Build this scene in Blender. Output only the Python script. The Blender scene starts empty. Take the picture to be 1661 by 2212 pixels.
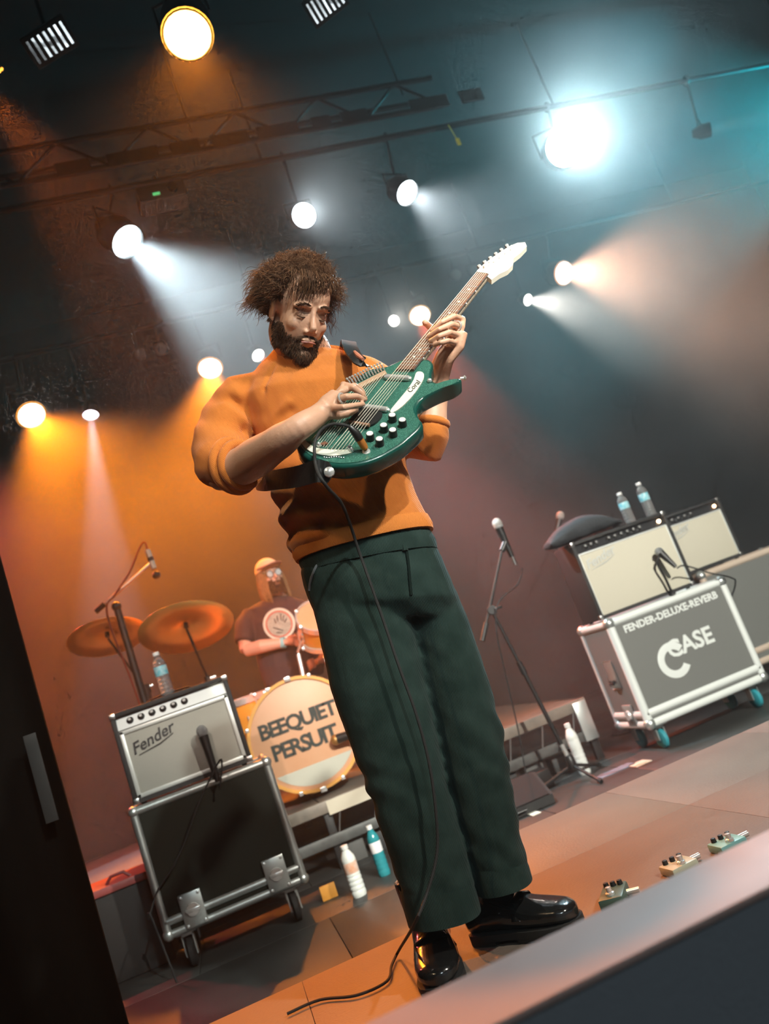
import bpy, bmesh, math, random
import numpy as np
from math import sin, cos, pi, radians
from mathutils import Vector, Matrix, noise

random.seed(7)
SC = bpy.context.scene
COL = SC.collection

# ------------------------------------------------------------------ camera
FPX, PSI, PIT, RHO = 1800.0, radians(15), radians(10.39), radians(20.2)
CAM = Vector((0, 0, 0.93))
Fh = Vector((sin(PSI), cos(PSI), 0)); R0 = Vector((cos(PSI), -sin(PSI), 0)); UZ = Vector((0, 0, 1))
Fw = Fh * cos(PIT) + UZ * sin(PIT); U0 = -Fh * sin(PIT) + UZ * cos(PIT)
EX = R0 * cos(RHO) - U0 * sin(RHO); EU = R0 * sin(RHO) + U0 * cos(RHO)
cd = bpy.data.cameras.new('camera'); cam = bpy.data.objects.new('camera', cd); COL.objects.link(cam)
cam.matrix_world = Matrix((EX, EU, -Fw)).transposed().to_4x4()
cam.location = CAM
cd.sensor_fit = 'VERTICAL'; cd.sensor_height = 36.0; cd.sensor_width = 36.0; cd.lens = 36.0 * FPX / 2212
cd.clip_start = 0.05
cd.dof.use_dof = True; cd.dof.focus_distance = 2.1; cd.dof.aperture_fstop = 3.0
SC.camera = cam

# ------------------------------------------------------------------ world, exposure
wd = bpy.data.worlds.new('venue'); SC.world = wd; wd.use_nodes = True
wd.node_tree.nodes['Background'].inputs[0].default_value = (0.35, 0.45, 0.38, 1)
wd.node_tree.nodes['Background'].inputs[1].default_value = 0.006
SC.view_settings.view_transform = 'Standard'; SC.view_settings.look = 'None'
SC.view_settings.exposure = 0.0; SC.view_settings.gamma = 1.0; SC.view_settings.use_curve_mapping = False
cy = SC.cycles
cy.use_denoising = True
cy.use_adaptive_sampling = True; cy.adaptive_threshold = 0.09; cy.adaptive_min_samples = 12
cy.max_bounces = 3; cy.diffuse_bounces = 2; cy.glossy_bounces = 2; cy.transmission_bounces = 3
cy.volume_bounces = 0; cy.transparent_max_bounces = 6
cy.sample_clamp_indirect = 3.0; cy.sample_clamp_direct = 0.0
cy.caustics_reflective = False; cy.caustics_refractive = False

def spot(name, loc, target, power, col, angle, blend=0.4, size=0.05, parent=None):
    l = bpy.data.lights.new(name, 'SPOT'); l.energy = power; l.color = col
    l.spot_size = radians(angle); l.spot_blend = blend; l.shadow_soft_size = size
    o = bpy.data.objects.new(name, l); COL.objects.link(o)
    d = (Vector(target) - Vector(loc)).normalized()
    o.rotation_euler = d.to_track_quat('-Z', 'Y').to_euler()
    o.location = loc
    if parent is not None:
        o.parent = parent; o.location = Vector(loc) - ORG[parent.name]
    return o
ORG = {}
# front-of-house lamps, hung over the audience behind and beside the camera, plus an added wash
spot('front_key_light', (2.9, -1.3, 3.9), (0.55, 2.1, 1.15), 850, (1.0, 0.93, 0.80), 27, 0.5, 0.06)
spot('front_fill_light', (-1.9, 0.2, 4.6), (0.45, 2.1, 1.4), 190, (1.0, 0.72, 0.42), 24, 0.6, 0.08)
spot('front_right_light', (2.2, -3.2, 4.2), (2.3, 4.4, 0.8), 3700, (1.0, 0.97, 0.86), 34, 0.6, 0.08)
spot('front_left_light', (1.6, -3.0, 4.2), (-0.1, 4.3, 0.7), 1000, (0.92, 1.0, 0.92), 22, 0.6, 0.06)

spot('front_drum_light', (-1.2, -2.8, 4.4), (0.45, 5.6, 1.2), 900, (1.0, 0.78, 0.66), 16, 0.6, 0.08)
spot('added_wash_light', (0.8, -3.4, 3.4), (0.8, 1.5, 0.4), 190, (0.80, 0.95, 1.0), 70, 0.8, 0.3)  # unseen wash, added to lift the ledge face and the blacks

# ------------------------------------------------------------------ pixel helpers (1661 x 2212 frame)
def ray(px, py): return Fw + EX * ((px - 830.5) / FPX) + EU * ((1106 - py) / FPX)
def WF(px, py, f):
    d = ray(px, py); return CAM + d * (f / d.dot(Fh))
def WY(px, py, y):
    d = ray(px, py); return CAM + d * (y / d.y)
def WZ(px, py, z):
    d = ray(px, py); return CAM + d * ((z - CAM.z) / d.z)
def WP(px, py, o, n):
    d = ray(px, py); return CAM + d * ((o - CAM).dot(n) / d.dot(n))

# ------------------------------------------------------------------ materials
MATS = {}
def mat(name, col, rough=0.6, metal=0.0, bump=None, var=None, coat=0.0, trans=0.0, emit=None, wave=None, sheen=0.0, sss=0.0, spec=0.5, alpha=None, voro=None):
    if name in MATS: return MATS[name]
    m = bpy.data.materials.new(name); m.use_nodes = True; MATS[name] = m
    nt = m.node_tree; N = nt.nodes; L = nt.links
    b = N['Principled BSDF']
    c4 = (*col, 1)
    b.inputs['Base Color'].default_value = c4
    b.inputs['Roughness'].default_value = rough; b.inputs['Metallic'].default_value = metal
    b.inputs['Coat Weight'].default_value = coat; b.inputs['Transmission Weight'].default_value = trans
    b.inputs['Sheen Weight'].default_value = sheen; b.inputs['Subsurface Weight'].default_value = sss
    b.inputs['Specular IOR Level'].default_value = spec
    if sss: b.inputs['Subsurface Radius'].default_value = (0.01, 0.004, 0.002)
    if emit:
        b.inputs['Emission Color'].default_value = (*emit[0], 1); b.inputs['Emission Strength'].default_value = emit[1]
    tc = N.new('ShaderNodeTexCoord')
    if var:   # (scale, amount, second colour)
        nz = N.new('ShaderNodeTexNoise'); nz.inputs['Scale'].default_value = var[0]; nz.inputs['Detail'].default_value = 4
        L.new(tc.outputs['Object'], nz.inputs['Vector'])
        rp = N.new('ShaderNodeValToRGB'); rp.color_ramp.elements[0].position = 0.35; rp.color_ramp.elements[1].position = 0.68
        rp.color_ramp.elements[0].color = c4
        k = var[1]; c2 = var[2] if len(var) > 2 else tuple(x * 0.5 for x in col)
        rp.color_ramp.elements[1].color = tuple(col[i] * (1 - k) + c2[i] * k for i in range(3)) + (1,)
        L.new(nz.outputs['Fac'], rp.inputs['Fac']); L.new(rp.outputs['Color'], b.inputs['Base Color'])
    if voro:  # crackle lacquer: (scale, second colour)
        vo = N.new('ShaderNodeTexVoronoi'); vo.feature = 'DISTANCE_TO_EDGE'; vo.inputs['Scale'].default_value = voro[0]
        L.new(tc.outputs['Object'], vo.inputs['Vector'])
        rp = N.new('ShaderNodeValToRGB'); rp.color_ramp.elements[0].position = 0.02; rp.color_ramp.elements[1].position = 0.16
        rp.color_ramp.elements[0].color = (*voro[1], 1); rp.color_ramp.elements[1].color = c4
        L.new(vo.outputs['Distance'], rp.inputs['Fac']); L.new(rp.outputs['Color'], b.inputs['Base Color'])
        bp = N.new('ShaderNodeBump'); bp.inputs['Strength'].default_value = 0.35; bp.inputs['Distance'].default_value = 0.001
        L.new(rp.outputs['Color'], bp.inputs['Height']); L.new(bp.outputs['Normal'], b.inputs['Normal'])
    h = None
    if wave:  # (scale, strength, rotation euler)
        mp = N.new('ShaderNodeMapping'); mp.inputs['Rotation'].default_value = wave[2]
        L.new(tc.outputs['Object'], mp.inputs['Vector'])
        wv = N.new('ShaderNodeTexWave'); wv.inputs['Scale'].default_value = wave[0]; wv.inputs['Distortion'].default_value = 0.6
        wv.inputs['Detail'].default_value = 1.0
        L.new(mp.outputs['Vector'], wv.inputs['Vector'])
        bp = N.new('ShaderNodeBump'); bp.inputs['Strength'].default_value = wave[1]; bp.inputs['Distance'].default_value = 0.002
        L.new(wv.outputs['Fac'], bp.inputs['Height']); L.new(bp.outputs['Normal'], b.inputs['Normal']); h = bp
    if bump:  # (scale, strength)
        nz = N.new('ShaderNodeTexNoise'); nz.inputs['Scale'].default_value = bump[0]; nz.inputs['Detail'].default_value = 5
        L.new(tc.outputs['Object'], nz.inputs['Vector'])
        bp = N.new('ShaderNodeBump'); bp.inputs['Strength'].default_value = bump[1]; bp.inputs['Distance'].default_value = 0.004
        L.new(nz.outputs['Fac'], bp.inputs['Height'])
        if h: L.new(h.outputs['Normal'], bp.inputs['Normal'])
        L.new(bp.outputs['Normal'], b.inputs['Normal'])
    return m

BLK = mat('black_plastic', (0.012, 0.012, 0.012), 0.4)
RUB = mat('black_rubber', (0.015, 0.015, 0.015), 0.75)
TOLEX = mat('black_tolex', (0.018, 0.018, 0.018), 0.6, bump=(400, 0.4))
LAM = mat('case_laminate', (0.012, 0.014, 0.010), 0.55, bump=(300, 0.25), spec=0.2)
LAM2 = mat('grey_case_laminate', (0.16, 0.165, 0.155), 0.55, bump=(300, 0.2))
ALU = mat('aluminium', (0.62, 0.66, 0.64), 0.36, 0.85, bump=(60, 0.1))
WHT_RAIL = mat('white_case_edge', (0.82, 0.86, 0.83), 0.42, 0.15)
CHR = mat('chrome', (0.8, 0.8, 0.78), 0.22, 0.65)
STL = mat('steel', (0.45, 0.45, 0.44), 0.3, 1.0)
GRILL = mat('silver_grille_cloth', (0.42, 0.41, 0.36), 0.8, var=(900, 0.5, (0.2, 0.2, 0.18)), bump=(700, 0.4))
GRILL2 = mat('cream_grille_cloth', (0.66, 0.62, 0.50), 0.8, var=(900, 0.35, (0.4, 0.38, 0.3)), bump=(700, 0.4))
SILV = mat('silver_trim', (0.66, 0.68, 0.65), 0.4, 0.35)
PANEL = mat('brushed_panel', (0.70, 0.74, 0.74), 0.35, 0.4)
BLKPAN = mat('black_panel', (0.02, 0.02, 0.022), 0.4)
WHT = mat('white_plastic', (0.8, 0.8, 0.76), 0.45)
DRAPE = mat('black_drape', (0.004, 0.0035, 0.003), 0.95, bump=(40, 0.3), spec=0.05)
IRON = mat('black_steel', (0.02, 0.02, 0.02), 0.5, 0.3)

# ------------------------------------------------------------------ geometry
class G:
    def __init__(s): s.v = []; s.f = []
    def add(s, vs, fs):
        k = len(s.v); s.v.extend([Vector(p) for p in vs]); s.f.extend([[i + k for i in q] for q in fs]); return s
    def bm(s, b):
        b.verts.index_update(); return s.add([v.co.copy() for v in b.verts], [[v.index for v in f.verts] for f in b.faces])
    def box(s, c, size, bev=0.0, rot=None):
        b = bmesh.new(); bmesh.ops.create_cube(b, size=1)
        for v in b.verts: v.co = Vector((v.co.x * size[0], v.co.y * size[1], v.co.z * size[2]))
        if bev: bmesh.ops.bevel(b, geom=b.edges[:], offset=bev, segments=2, affect='EDGES', profile=0.5)
        for v in b.verts:
            q = v.co
            if rot is not None: q = rot @ q
            v.co = q + Vector(c)
        s.bm(b); b.free(); return s
    def bb(s, x0, x1, y0, y1, z0, z1, bev=0.0):
        return s.box(((x0 + x1) / 2, (y0 + y1) / 2, (z0 + z1) / 2), (abs(x1 - x0), abs(y1 - y0), abs(z1 - z0)), bev)
    def loft(s, rings, caps=True, closed=False):
        n = len(rings[0]); vs = [p for r in rings for p in r]; fs = []
        m = len(rings)
        for i in range(m if closed else m - 1):
            a = i * n; b = ((i + 1) % m) * n
            for j in range(n):
                k = (j + 1) % n; fs.append([a + j, a + k, b + k, b + j])
        if caps and not closed:
            fs.append(list(range(n))[::-1]); fs.append([(m - 1) * n + j for j in range(n)])
        return s.add(vs, fs)
    def tube(s, pts, r, n=8, caps=True, flat=1.0, up=None):
        P = [Vector(p) for p in pts]; m = len(P)
        if not isinstance(r, (list, tuple)): r = [r] * m
        T = [(P[min(i + 1, m - 1)] - P[max(i - 1, 0)]).normalized() for i in range(m)]
        u = Vector(up) if up is not None else (Vector((0, 0, 1)) if abs(T[0].z) < 0.9 else Vector((1, 0, 0)))
        rings = []
        for i in range(m):
            u = (u - T[i] * u.dot(T[i])).normalized(); w = T[i].cross(u)
            rings.append([P[i] + u * (r[i] * flat * cos(2 * pi * j / n)) + w * (r[i] * sin(2 * pi * j / n)) for j in range(n)])
        return s.loft(rings, caps)
    def cyl(s, a, b, r0, r1=None, n=14): return s.tube([a, b], [r0, r0 if r1 is None else r1], n)
    def hoop(s, prof, o, axis=(0, 0, 1), n=40):
        a = Vector(axis).normalized(); u = a.orthogonal().normalized(); w = a.cross(u); o = Vector(o)
        return s.loft([[o + a * h + (u * cos(2 * pi * j / n) + w * sin(2 * pi * j / n)) * r for r, h in prof] for j in range(n)], closed=True)
    def lathe(s, prof, o, axis=(0, 0, 1), n=24):
        a = Vector(axis).normalized(); u = a.orthogonal().normalized(); w = a.cross(u); o = Vector(o)
        return s.loft([[o + a * h + (u * cos(2 * pi * j / n) + w * sin(2 * pi * j / n)) * max(r, 1e-5) for j in range(n)] for r, h in prof])
    def ell(s, c, rad, ax=None, n=16):
        ax = ax or (Vector((1, 0, 0)), Vector((0, 1, 0)), Vector((0, 0, 1))); c = Vector(c)
        rings = []
        for i in range(n + 1):
            t = pi * i / n; rr = max(sin(t), 1e-3)
            rings.append([c + ax[0] * (rad[0] * rr * cos(2 * pi * j / n)) + ax[1] * (rad[1] * rr * sin(2 * pi * j / n)) + ax[2] * (rad[2] * cos(t)) for j in range(n)])
        return s.loft(rings)
    def prism(s, out, off):
        off = Vector(off); n = len(out); A = [Vector(p) for p in out]; B = [p + off for p in A]
        return s.add(A + B, [list(range(n)), [n + j for j in range(n)][::-1]] + [[(j + 1) % n, j, n + j, n + (j + 1) % n] for j in range(n)])
    def torus(s, c, axis, R, r, n=32, m=8, a0=0, a1=2 * pi, sx=1.0, u=None):
        a = Vector(axis).normalized(); u = Vector(u).normalized() if u is not None else a.orthogonal().normalized(); w = a.cross(u); c = Vector(c)
        full = abs(a1 - a0 - 2 * pi) < 1e-6; rings = []
        for i in range(n if full else n + 1):
            t = a0 + (a1 - a0) * i / n; d = u * cos(t) * sx + w * sin(t)
            rings.append([c + d * (R + r * cos(2 * pi * j / m)) + a * (r * sin(2 * pi * j / m)) for j in range(m)])
        return s.loft(rings, caps=not full, closed=full)

def mesh_from(g, name, sharp=38):
    me = bpy.data.meshes.new(name); me.from_pydata([tuple(v) for v in g.v], [], g.f); me.validate(); me.update()
    b = bmesh.new(); b.from_mesh(me); bmesh.ops.recalc_face_normals(b, faces=b.faces[:]); b.to_mesh(me); b.free()
    me.polygons.foreach_set('use_smooth', [True] * len(me.polygons))
    if sharp: me.set_sharp_from_angle(angle=radians(sharp))
    return me
def thing(name, label, cat, loc, group=None):
    o = bpy.data.objects.new(name, None); COL.objects.link(o); o.location = loc; o.empty_display_size = 0.1
    ORG[o.name] = Vector(loc); o['label'] = label; o['category'] = cat
    if group: o['group'] = group
    return o
def part(name, g, m, parent, sharp=38, label=None, mesh=None):
    me = mesh or mesh_from(g, name, sharp)
    org = ORG[parent.name]
    me.transform(Matrix.Translation(-org))
    o = bpy.data.objects.new(name, me); COL.objects.link(o); o.parent = parent; ORG[o.name] = org
    me.materials.clear(); me.materials.append(m)
    if label: o['label'] = label
    return o
def solo(name, g, m, label, cat, group=None, sharp=38, mesh=None, kind=None):
    me = mesh or mesh_from(g, name, sharp)
    co = np.array([v.co[:] for v in me.vertices]); org = Vector(((co[:, 0].min() + co[:, 0].max()) / 2, (co[:, 1].min() + co[:, 1].max()) / 2, co[:, 2].min()))
    me.transform(Matrix.Translation(-org))
    o = bpy.data.objects.new(name, me); COL.objects.link(o); o.location = org; ORG[o.name] = org
    me.materials.clear(); me.materials.append(m)
    if label: o['label'] = label
    if cat: o['category'] = cat
    if group: o['group'] = group
    if kind: o['kind'] = kind
    return o
def struct(name, g, m, sharp=38, label=None): return solo(name, g, m, label, None, kind='structure', sharp=sharp)
def copy_tree(root, loc, label=None, parent=None):
    c = root.copy(); COL.objects.link(c)
    if parent is None:
        c.location = loc
        if label: c['label'] = label
    else: c.parent = parent
    ORG[c.name] = Vector(loc)
    for ch in root.children: copy_tree(ch, loc, None, c)
    return c
def piece(name, src, loc, parent):   # another piece that shares its mesh
    o = bpy.data.objects.new(name, src.data); COL.objects.link(o); o.parent = parent; o.location = loc; return o
def remesh(g, voxel, it=4, name='m', fac=0.5):
    me = bpy.data.meshes.new('tmp'); me.from_pydata([tuple(v) for v in g.v], [], g.f); me.update()
    b = bmesh.new(); b.from_mesh(me); bmesh.ops.recalc_face_normals(b, faces=b.faces[:]); b.to_mesh(me); b.free()
    o = bpy.data.objects.new('tmp', me); COL.objects.link(o)
    q = o.modifiers.new('r', 'REMESH'); q.mode = 'VOXEL'; q.voxel_size = voxel
    if it:
        q = o.modifiers.new('s', 'SMOOTH'); q.factor = fac; q.iterations = it
    dg = bpy.context.evaluated_depsgraph_get()
    out = bpy.data.meshes.new_from_object(o.evaluated_get(dg), depsgraph=dg)
    bpy.data.objects.remove(o); bpy.data.meshes.remove(me)
    out.name = name
    out.polygons.foreach_set('use_smooth', [True] * len(out.polygons))
    return out
def displace(me, fn):
    me.update(); no = [v.normal.copy() for v in me.vertices]
    for v, n in zip(me.vertices, no): v.co = fn(v.co.copy(), n)
    me.update()
def text(body, size, M, depth, m, parent=None, name='lettering', shear=0.0, align='CENTER', space=1.0, bold=0.0):
    c = bpy.data.curves.new('t', 'FONT'); c.body = body; c.size = size; c.extrude = depth; c.align_x = align; c.shear = shear
    c.space_character = space; c.offset = bold; c.align_y = 'CENTER'; c.resolution_u = 3
    o = bpy.data.objects.new('t', c); COL.objects.link(o)
    dg = bpy.context.evaluated_depsgraph_get(); me = bpy.data.meshes.new_from_object(o.evaluated_get(dg), depsgraph=dg)
    bpy.data.objects.remove(o); me.transform(M); me.name = name
    return part(name, None, m, parent, mesh=me)
def frame(o, x, y):   # matrix with x right, y up on a face
    x = Vector(x).normalized(); y = Vector(y).normalized(); z = x.cross(y)
    M = Matrix((x, y, z)).transposed().to_4x4(); M.translation = Vector(o); return M
def spline(P, n=8):   # Catmull-Rom through points
    P = [Vector(p) for p in P]; out = []
    for i in range(len(P) - 1):
        p0 = P[max(i - 1, 0)]; p1 = P[i]; p2 = P[i + 1]; p3 = P[min(i + 2, len(P) - 1)]
        for k in range(n):
            t = k / n
            out.append(0.5 * ((2 * p1) + (p2 - p0) * t + (2 * p0 - 5 * p1 + 4 * p2 - p3) * t * t + (3 * p1 - p0 - 3 * p2 + p3) * t ** 3))
    out.append(P[-1]); return out
def lerp(a, b, t): return a + (b - a) * t

# ================================================================== the setting
DECK = mat('stage_deck', (0.045, 0.047, 0.045), 0.5, var=(3, 0.5, (0.028, 0.03, 0.029)), bump=(120, 0.25))
DECK2 = mat('platform_deck', (0.15, 0.118, 0.095), 0.55, var=(5, 0.45, (0.11, 0.085, 0.07)), bump=(120, 0.25))
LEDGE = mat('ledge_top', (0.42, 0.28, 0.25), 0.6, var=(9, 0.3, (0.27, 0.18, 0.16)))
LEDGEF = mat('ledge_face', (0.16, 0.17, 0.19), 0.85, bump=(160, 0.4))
CEIL = mat('ceiling_paint', (0.02, 0.02, 0.02), 0.9)

floor = struct('floor', G().bb(-6, 9, 0.9, 9.2, -0.10, -0.012), DECK)
px_, py_ = 1.2, 0.8
pm = G().bb(0, px_ - 0.003, 0, py_ - 0.003, -0.03, 0.0, 0.0015)
first = None
for i in range(6):
    for j in range(8):
        loc = Vector((-1.6 + i * px_ + (0.6 if j % 2 else 0), 2.5 + j * py_, 0))
        if first is None:
            first = part('deck_panel', pm, DECK, floor, sharp=30); first.data.transform(Matrix.Translation(ORG['floor']))
            first.location = loc - ORG['floor']
        else: piece('deck_panel', first, loc - ORG['floor'], floor)
# drapes round the stage: pleated sheets
def drape(p0, p1, z0, z1, amp, per, seed=0):
    p0 = Vector(p0); p1 = Vector(p1); L = (p1 - p0).length; d = (p1 - p0) / L; nn = Vector((-d.y, d.x, 0)); n = int(L / per * 8); front = []; 
    for i in range(n + 1):
        t = i / n; ph = 2 * pi * t * L / per + 1.7 * noise.noise(Vector((t * L * 1.3, seed, 0)))
        front.append(p0 + d * (t * L) + nn * (amp * sin(ph)))
    g = G(); rings = []
    loop = front + [p + nn * 0.02 for p in reversed(front)]
    m = len(loop); vs = [p + UZ * z0 for p in loop] + [p + UZ * z1 for p in loop]
    g.add(vs, [[j, (j + 1) % m, m + (j + 1) % m, m + j] for j in range(m)])
    return g
struct('wall_back', drape((-6, 8.6, 0), (9, 8.6, 0), 0, 5.6, 0.002, 0.32, 1), DRAPE, 60)
struct('wall_left', drape((-4.2, 2.0, 0), (-4.2, 8.5, 0), 0, 5.6, 0.05, 0.32, 2), DRAPE, 60)
struct('wall_right', drape((8.6, 1.0, 0), (8.6, 8.5, 0), 0, 5.6, 0.05, 0.32, 3), DRAPE, 60)
struct('ceiling', G().bb(-6, 9, 1.2, 9.2, 5.6, 5.7), CEIL)
cl = solo('side_curtain', drape((-2.6, 3.42, 0), (-0.60, 3.38, 0), 0.0, 5.58, 0.045, 0.3, 5), DRAPE, 'black pleated side curtain hanging at the edge of the stage', 'curtain', sharp=60)
part('tape_strip', G().box(WY(88, 1680, 3.31), (0.045, 0.006, 0.32), 0.002), mat('grey_tape', (0.035, 0.032, 0.03), 0.7), cl, label='strip of grey tape on the side curtain')
# front platform the guitarist stands on
plat = thing('front_platform', 'low raised tan deck along the stage front under the guitarist', 'platform', (1.2, 1.7, 0))
part('frame', G().bb(-0.62, 4.6, 0.95, 2.45, 0, 0.215).bb(0.63, 4.6, 2.45, 3.03, 0, 0.215), IRON, plat)
x = -0.62; k = 0
while x < 4.55:
    w = 0.62
    for (y0, y1) in ((0.95, 1.72), (1.72, 2.47)) + (((2.47, 3.05),) if x > 0.5 else ()):
        part('deck_board', G().bb(x + 0.0006, x + w - 0.0006, y0 + 0.0006, y1 - 0.0006, 0.215, 0.25, 0.0008), DECK2, plat, sharp=30)
    x += w
# waist-high ledge at the very front, close to the lens
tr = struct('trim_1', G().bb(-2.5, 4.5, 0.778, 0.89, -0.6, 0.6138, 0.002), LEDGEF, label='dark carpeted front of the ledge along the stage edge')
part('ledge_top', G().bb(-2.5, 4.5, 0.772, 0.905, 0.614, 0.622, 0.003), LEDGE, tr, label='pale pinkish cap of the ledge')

# ================================================================== cases and amplifiers
def flight_case(label, x0, x1, y0, z0, z1, depth, lam, rail, rw, wheel, latches=(), group=None, split=0.10, txt=False, dish=False):
    t = thing('flight_case', label, 'case', ((x0 + x1) / 2, y0, 0), group)
    y1 = y0 + depth; e = 0.012
    part('body', G().bb(x0 + e, x1 - e, y0 + e, y1 - e, z0 + e, z1 - e), lam, t)
    zs = z0 + split
    def rl(a, b, r=rw / 2): part('edge_rail', G().tube([a, b], r, 10), rail, t)
    o = rw / 2
    X0, X1, Y0, Y1, Z0, Z1 = x0 + o, x1 - o, y0 + o, y1 - o, z0 + o, z1 - o
    for (a, b) in [((X0, Y0, Z0), (X1, Y0, Z0)), ((X0, Y0, Z1), (X1, Y0, Z1)), ((X0, Y0, Z0), (X0, Y0, Z1)), ((X1, Y0, Z0), (X1, Y0, Z1)),
                   ((X0, Y1, Z0), (X0, Y1, Z1)), ((X1, Y1, Z0), (X1, Y1, Z1)), ((X0, Y0, Z1), (X0, Y1, Z1)), ((X1, Y0, Z1), (X1, Y1, Z1)),
                   ((X0, Y0, Z0), (X0, Y1, Z0)), ((X1, Y0, Z0), (X1, Y1, Z0)), ((X0, Y1, Z1), (X1, Y1, Z1))]: rl(a, b)
    rl((X0, Y0, zs), (X1, Y0, zs)); rl((X0, Y0, zs), (X0, Y1, zs)); rl((X1, Y0, zs), (X1, Y1, zs))
    for a in (X0, X1):
        for b in (Y0, Y1):
            for c in (Z0, Z1): part('ball_corner', G().ell((a, b, c), (rw * 0.68,) * 3, n=10), ALU, t)
    for lx in latches:
        la = part('butterfly_latch', G().bb(lx - 0.052, lx + 0.052, y0 - 0.006, y0 + 0.012, zs - 0.062, zs + 0.088, 0.004), ALU, t)
        part('latch_wing', G().lathe([(0.001, 0), (0.03, 0), (0.028, 0.010), (0.001, 0.012)], (lx, y0 - 0.006, zs + 0.012), (0, -1, 0), 14).bb(lx - 0.034, lx + 0.034, y0 - 0.020, y0 - 0.012, zs + 0.004, zs + 0.020, 0.003), CHR, la)
        for sx in (-1, 1):
            for sz in (-0.05, 0.075): part('rivet', G().lathe([(0.001, 0.006), (0.007, 0.004), (0.008, 0)], (lx + sx * 0.04, y0 - 0.006, zs + sz), (0, -1, 0), 8), CHR, la)
    for a in (x0 + 0.09, x1 - 0.09):
        for b in (y0 + 0.08, y1 - 0.08):
            c = part('caster', G().bb(a - 0.045, a + 0.045, b - 0.045, b + 0.045, z0 - 0.006, z0 + 0.002).bb(a - 0.028, a - 0.022, b - 0.02, b + 0.03, 0.05, z0).bb(a + 0.022, a + 0.028, b - 0.02, b + 0.03, 0.05, z0).bb(a - 0.028, a + 0.028, b - 0.02, b + 0.03, z0 - 0.02, z0 - 0.005), ALU, t)
            R = (z0 - 0.025) / 2
            part('wheel', G().lathe([(0.001, -0.018), (R * 0.8, -0.018), (R, -0.010), (R, 0.010), (R * 0.8, 0.018), (0.001, 0.018)], (a, b, R), (1, 0, 0), 20), wheel, c)
    if txt:
        yy = y0 + e - 0.001; cx = (x0 + x1) / 2
        text('FENDER-DELUXE-REVERB', 0.058, frame(WY(1450, 1322, yy), (1, 0, 0), (0, 0, 1)), 0.0008, WHT_RAIL, t, 'stencil_text', bold=0.002)
        lc = WY(1474, 1412, yy); lx, lz = lc.x - 0.03, lc.z + 0.0
        lg_ = G().torus((lx - 0.035, yy, lz - 0.015), (0, -1, 0), 0.082, 0.022, 30, 6, radians(35), radians(325), u=(1, 0, 0))
        for v in lg_.v: v.y = yy + (v.y - yy) * 0.06
        part('maker_logo_ring', lg_, WHT_RAIL, t)
        text('CASE', 0.135, frame((lx + 0.105, yy, lz + 0.04), (1, 0, 0), (0, 0, 1)), 0.0008, WHT_RAIL, t, 'maker_logo_text', bold=0.004)
    if dish:
        d = part('handle_dish', G().bb(x0 + 0.004, x0 + 0.014, y0 + depth * 0.36, y0 + depth * 0.64, z0 + 0.25, z0 + 0.42, 0.01), ALU, t)
        part('handle', G().tube([(x0 - 0.004, y0 + depth * 0.42, z0 + 0.30), (x0 - 0.012, y0 + depth * 0.45, z0 + 0.285), (x0 - 0.012, y0 + depth * 0.55, z0 + 0.285), (x0 - 0.004, y0 + depth * 0.58, z0 + 0.30)], 0.009), BLK, d)
        d = part('side_latch', G().bb(x0 + 0.0, x0 + 0.014, y0 + depth * 0.30, y0 + depth * 0.56, z0 + 0.02, z0 + 0.15, 0.006), ALU, t)
        part('latch_wing', G().lathe([(0.001, 0), (0.03, 0), (0.028, 0.012), (0.001, 0.012)], (x0, y0 + depth * 0.43, z0 + 0.09), (-1, 0, 0), 14), CHR, d)
    return t

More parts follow.
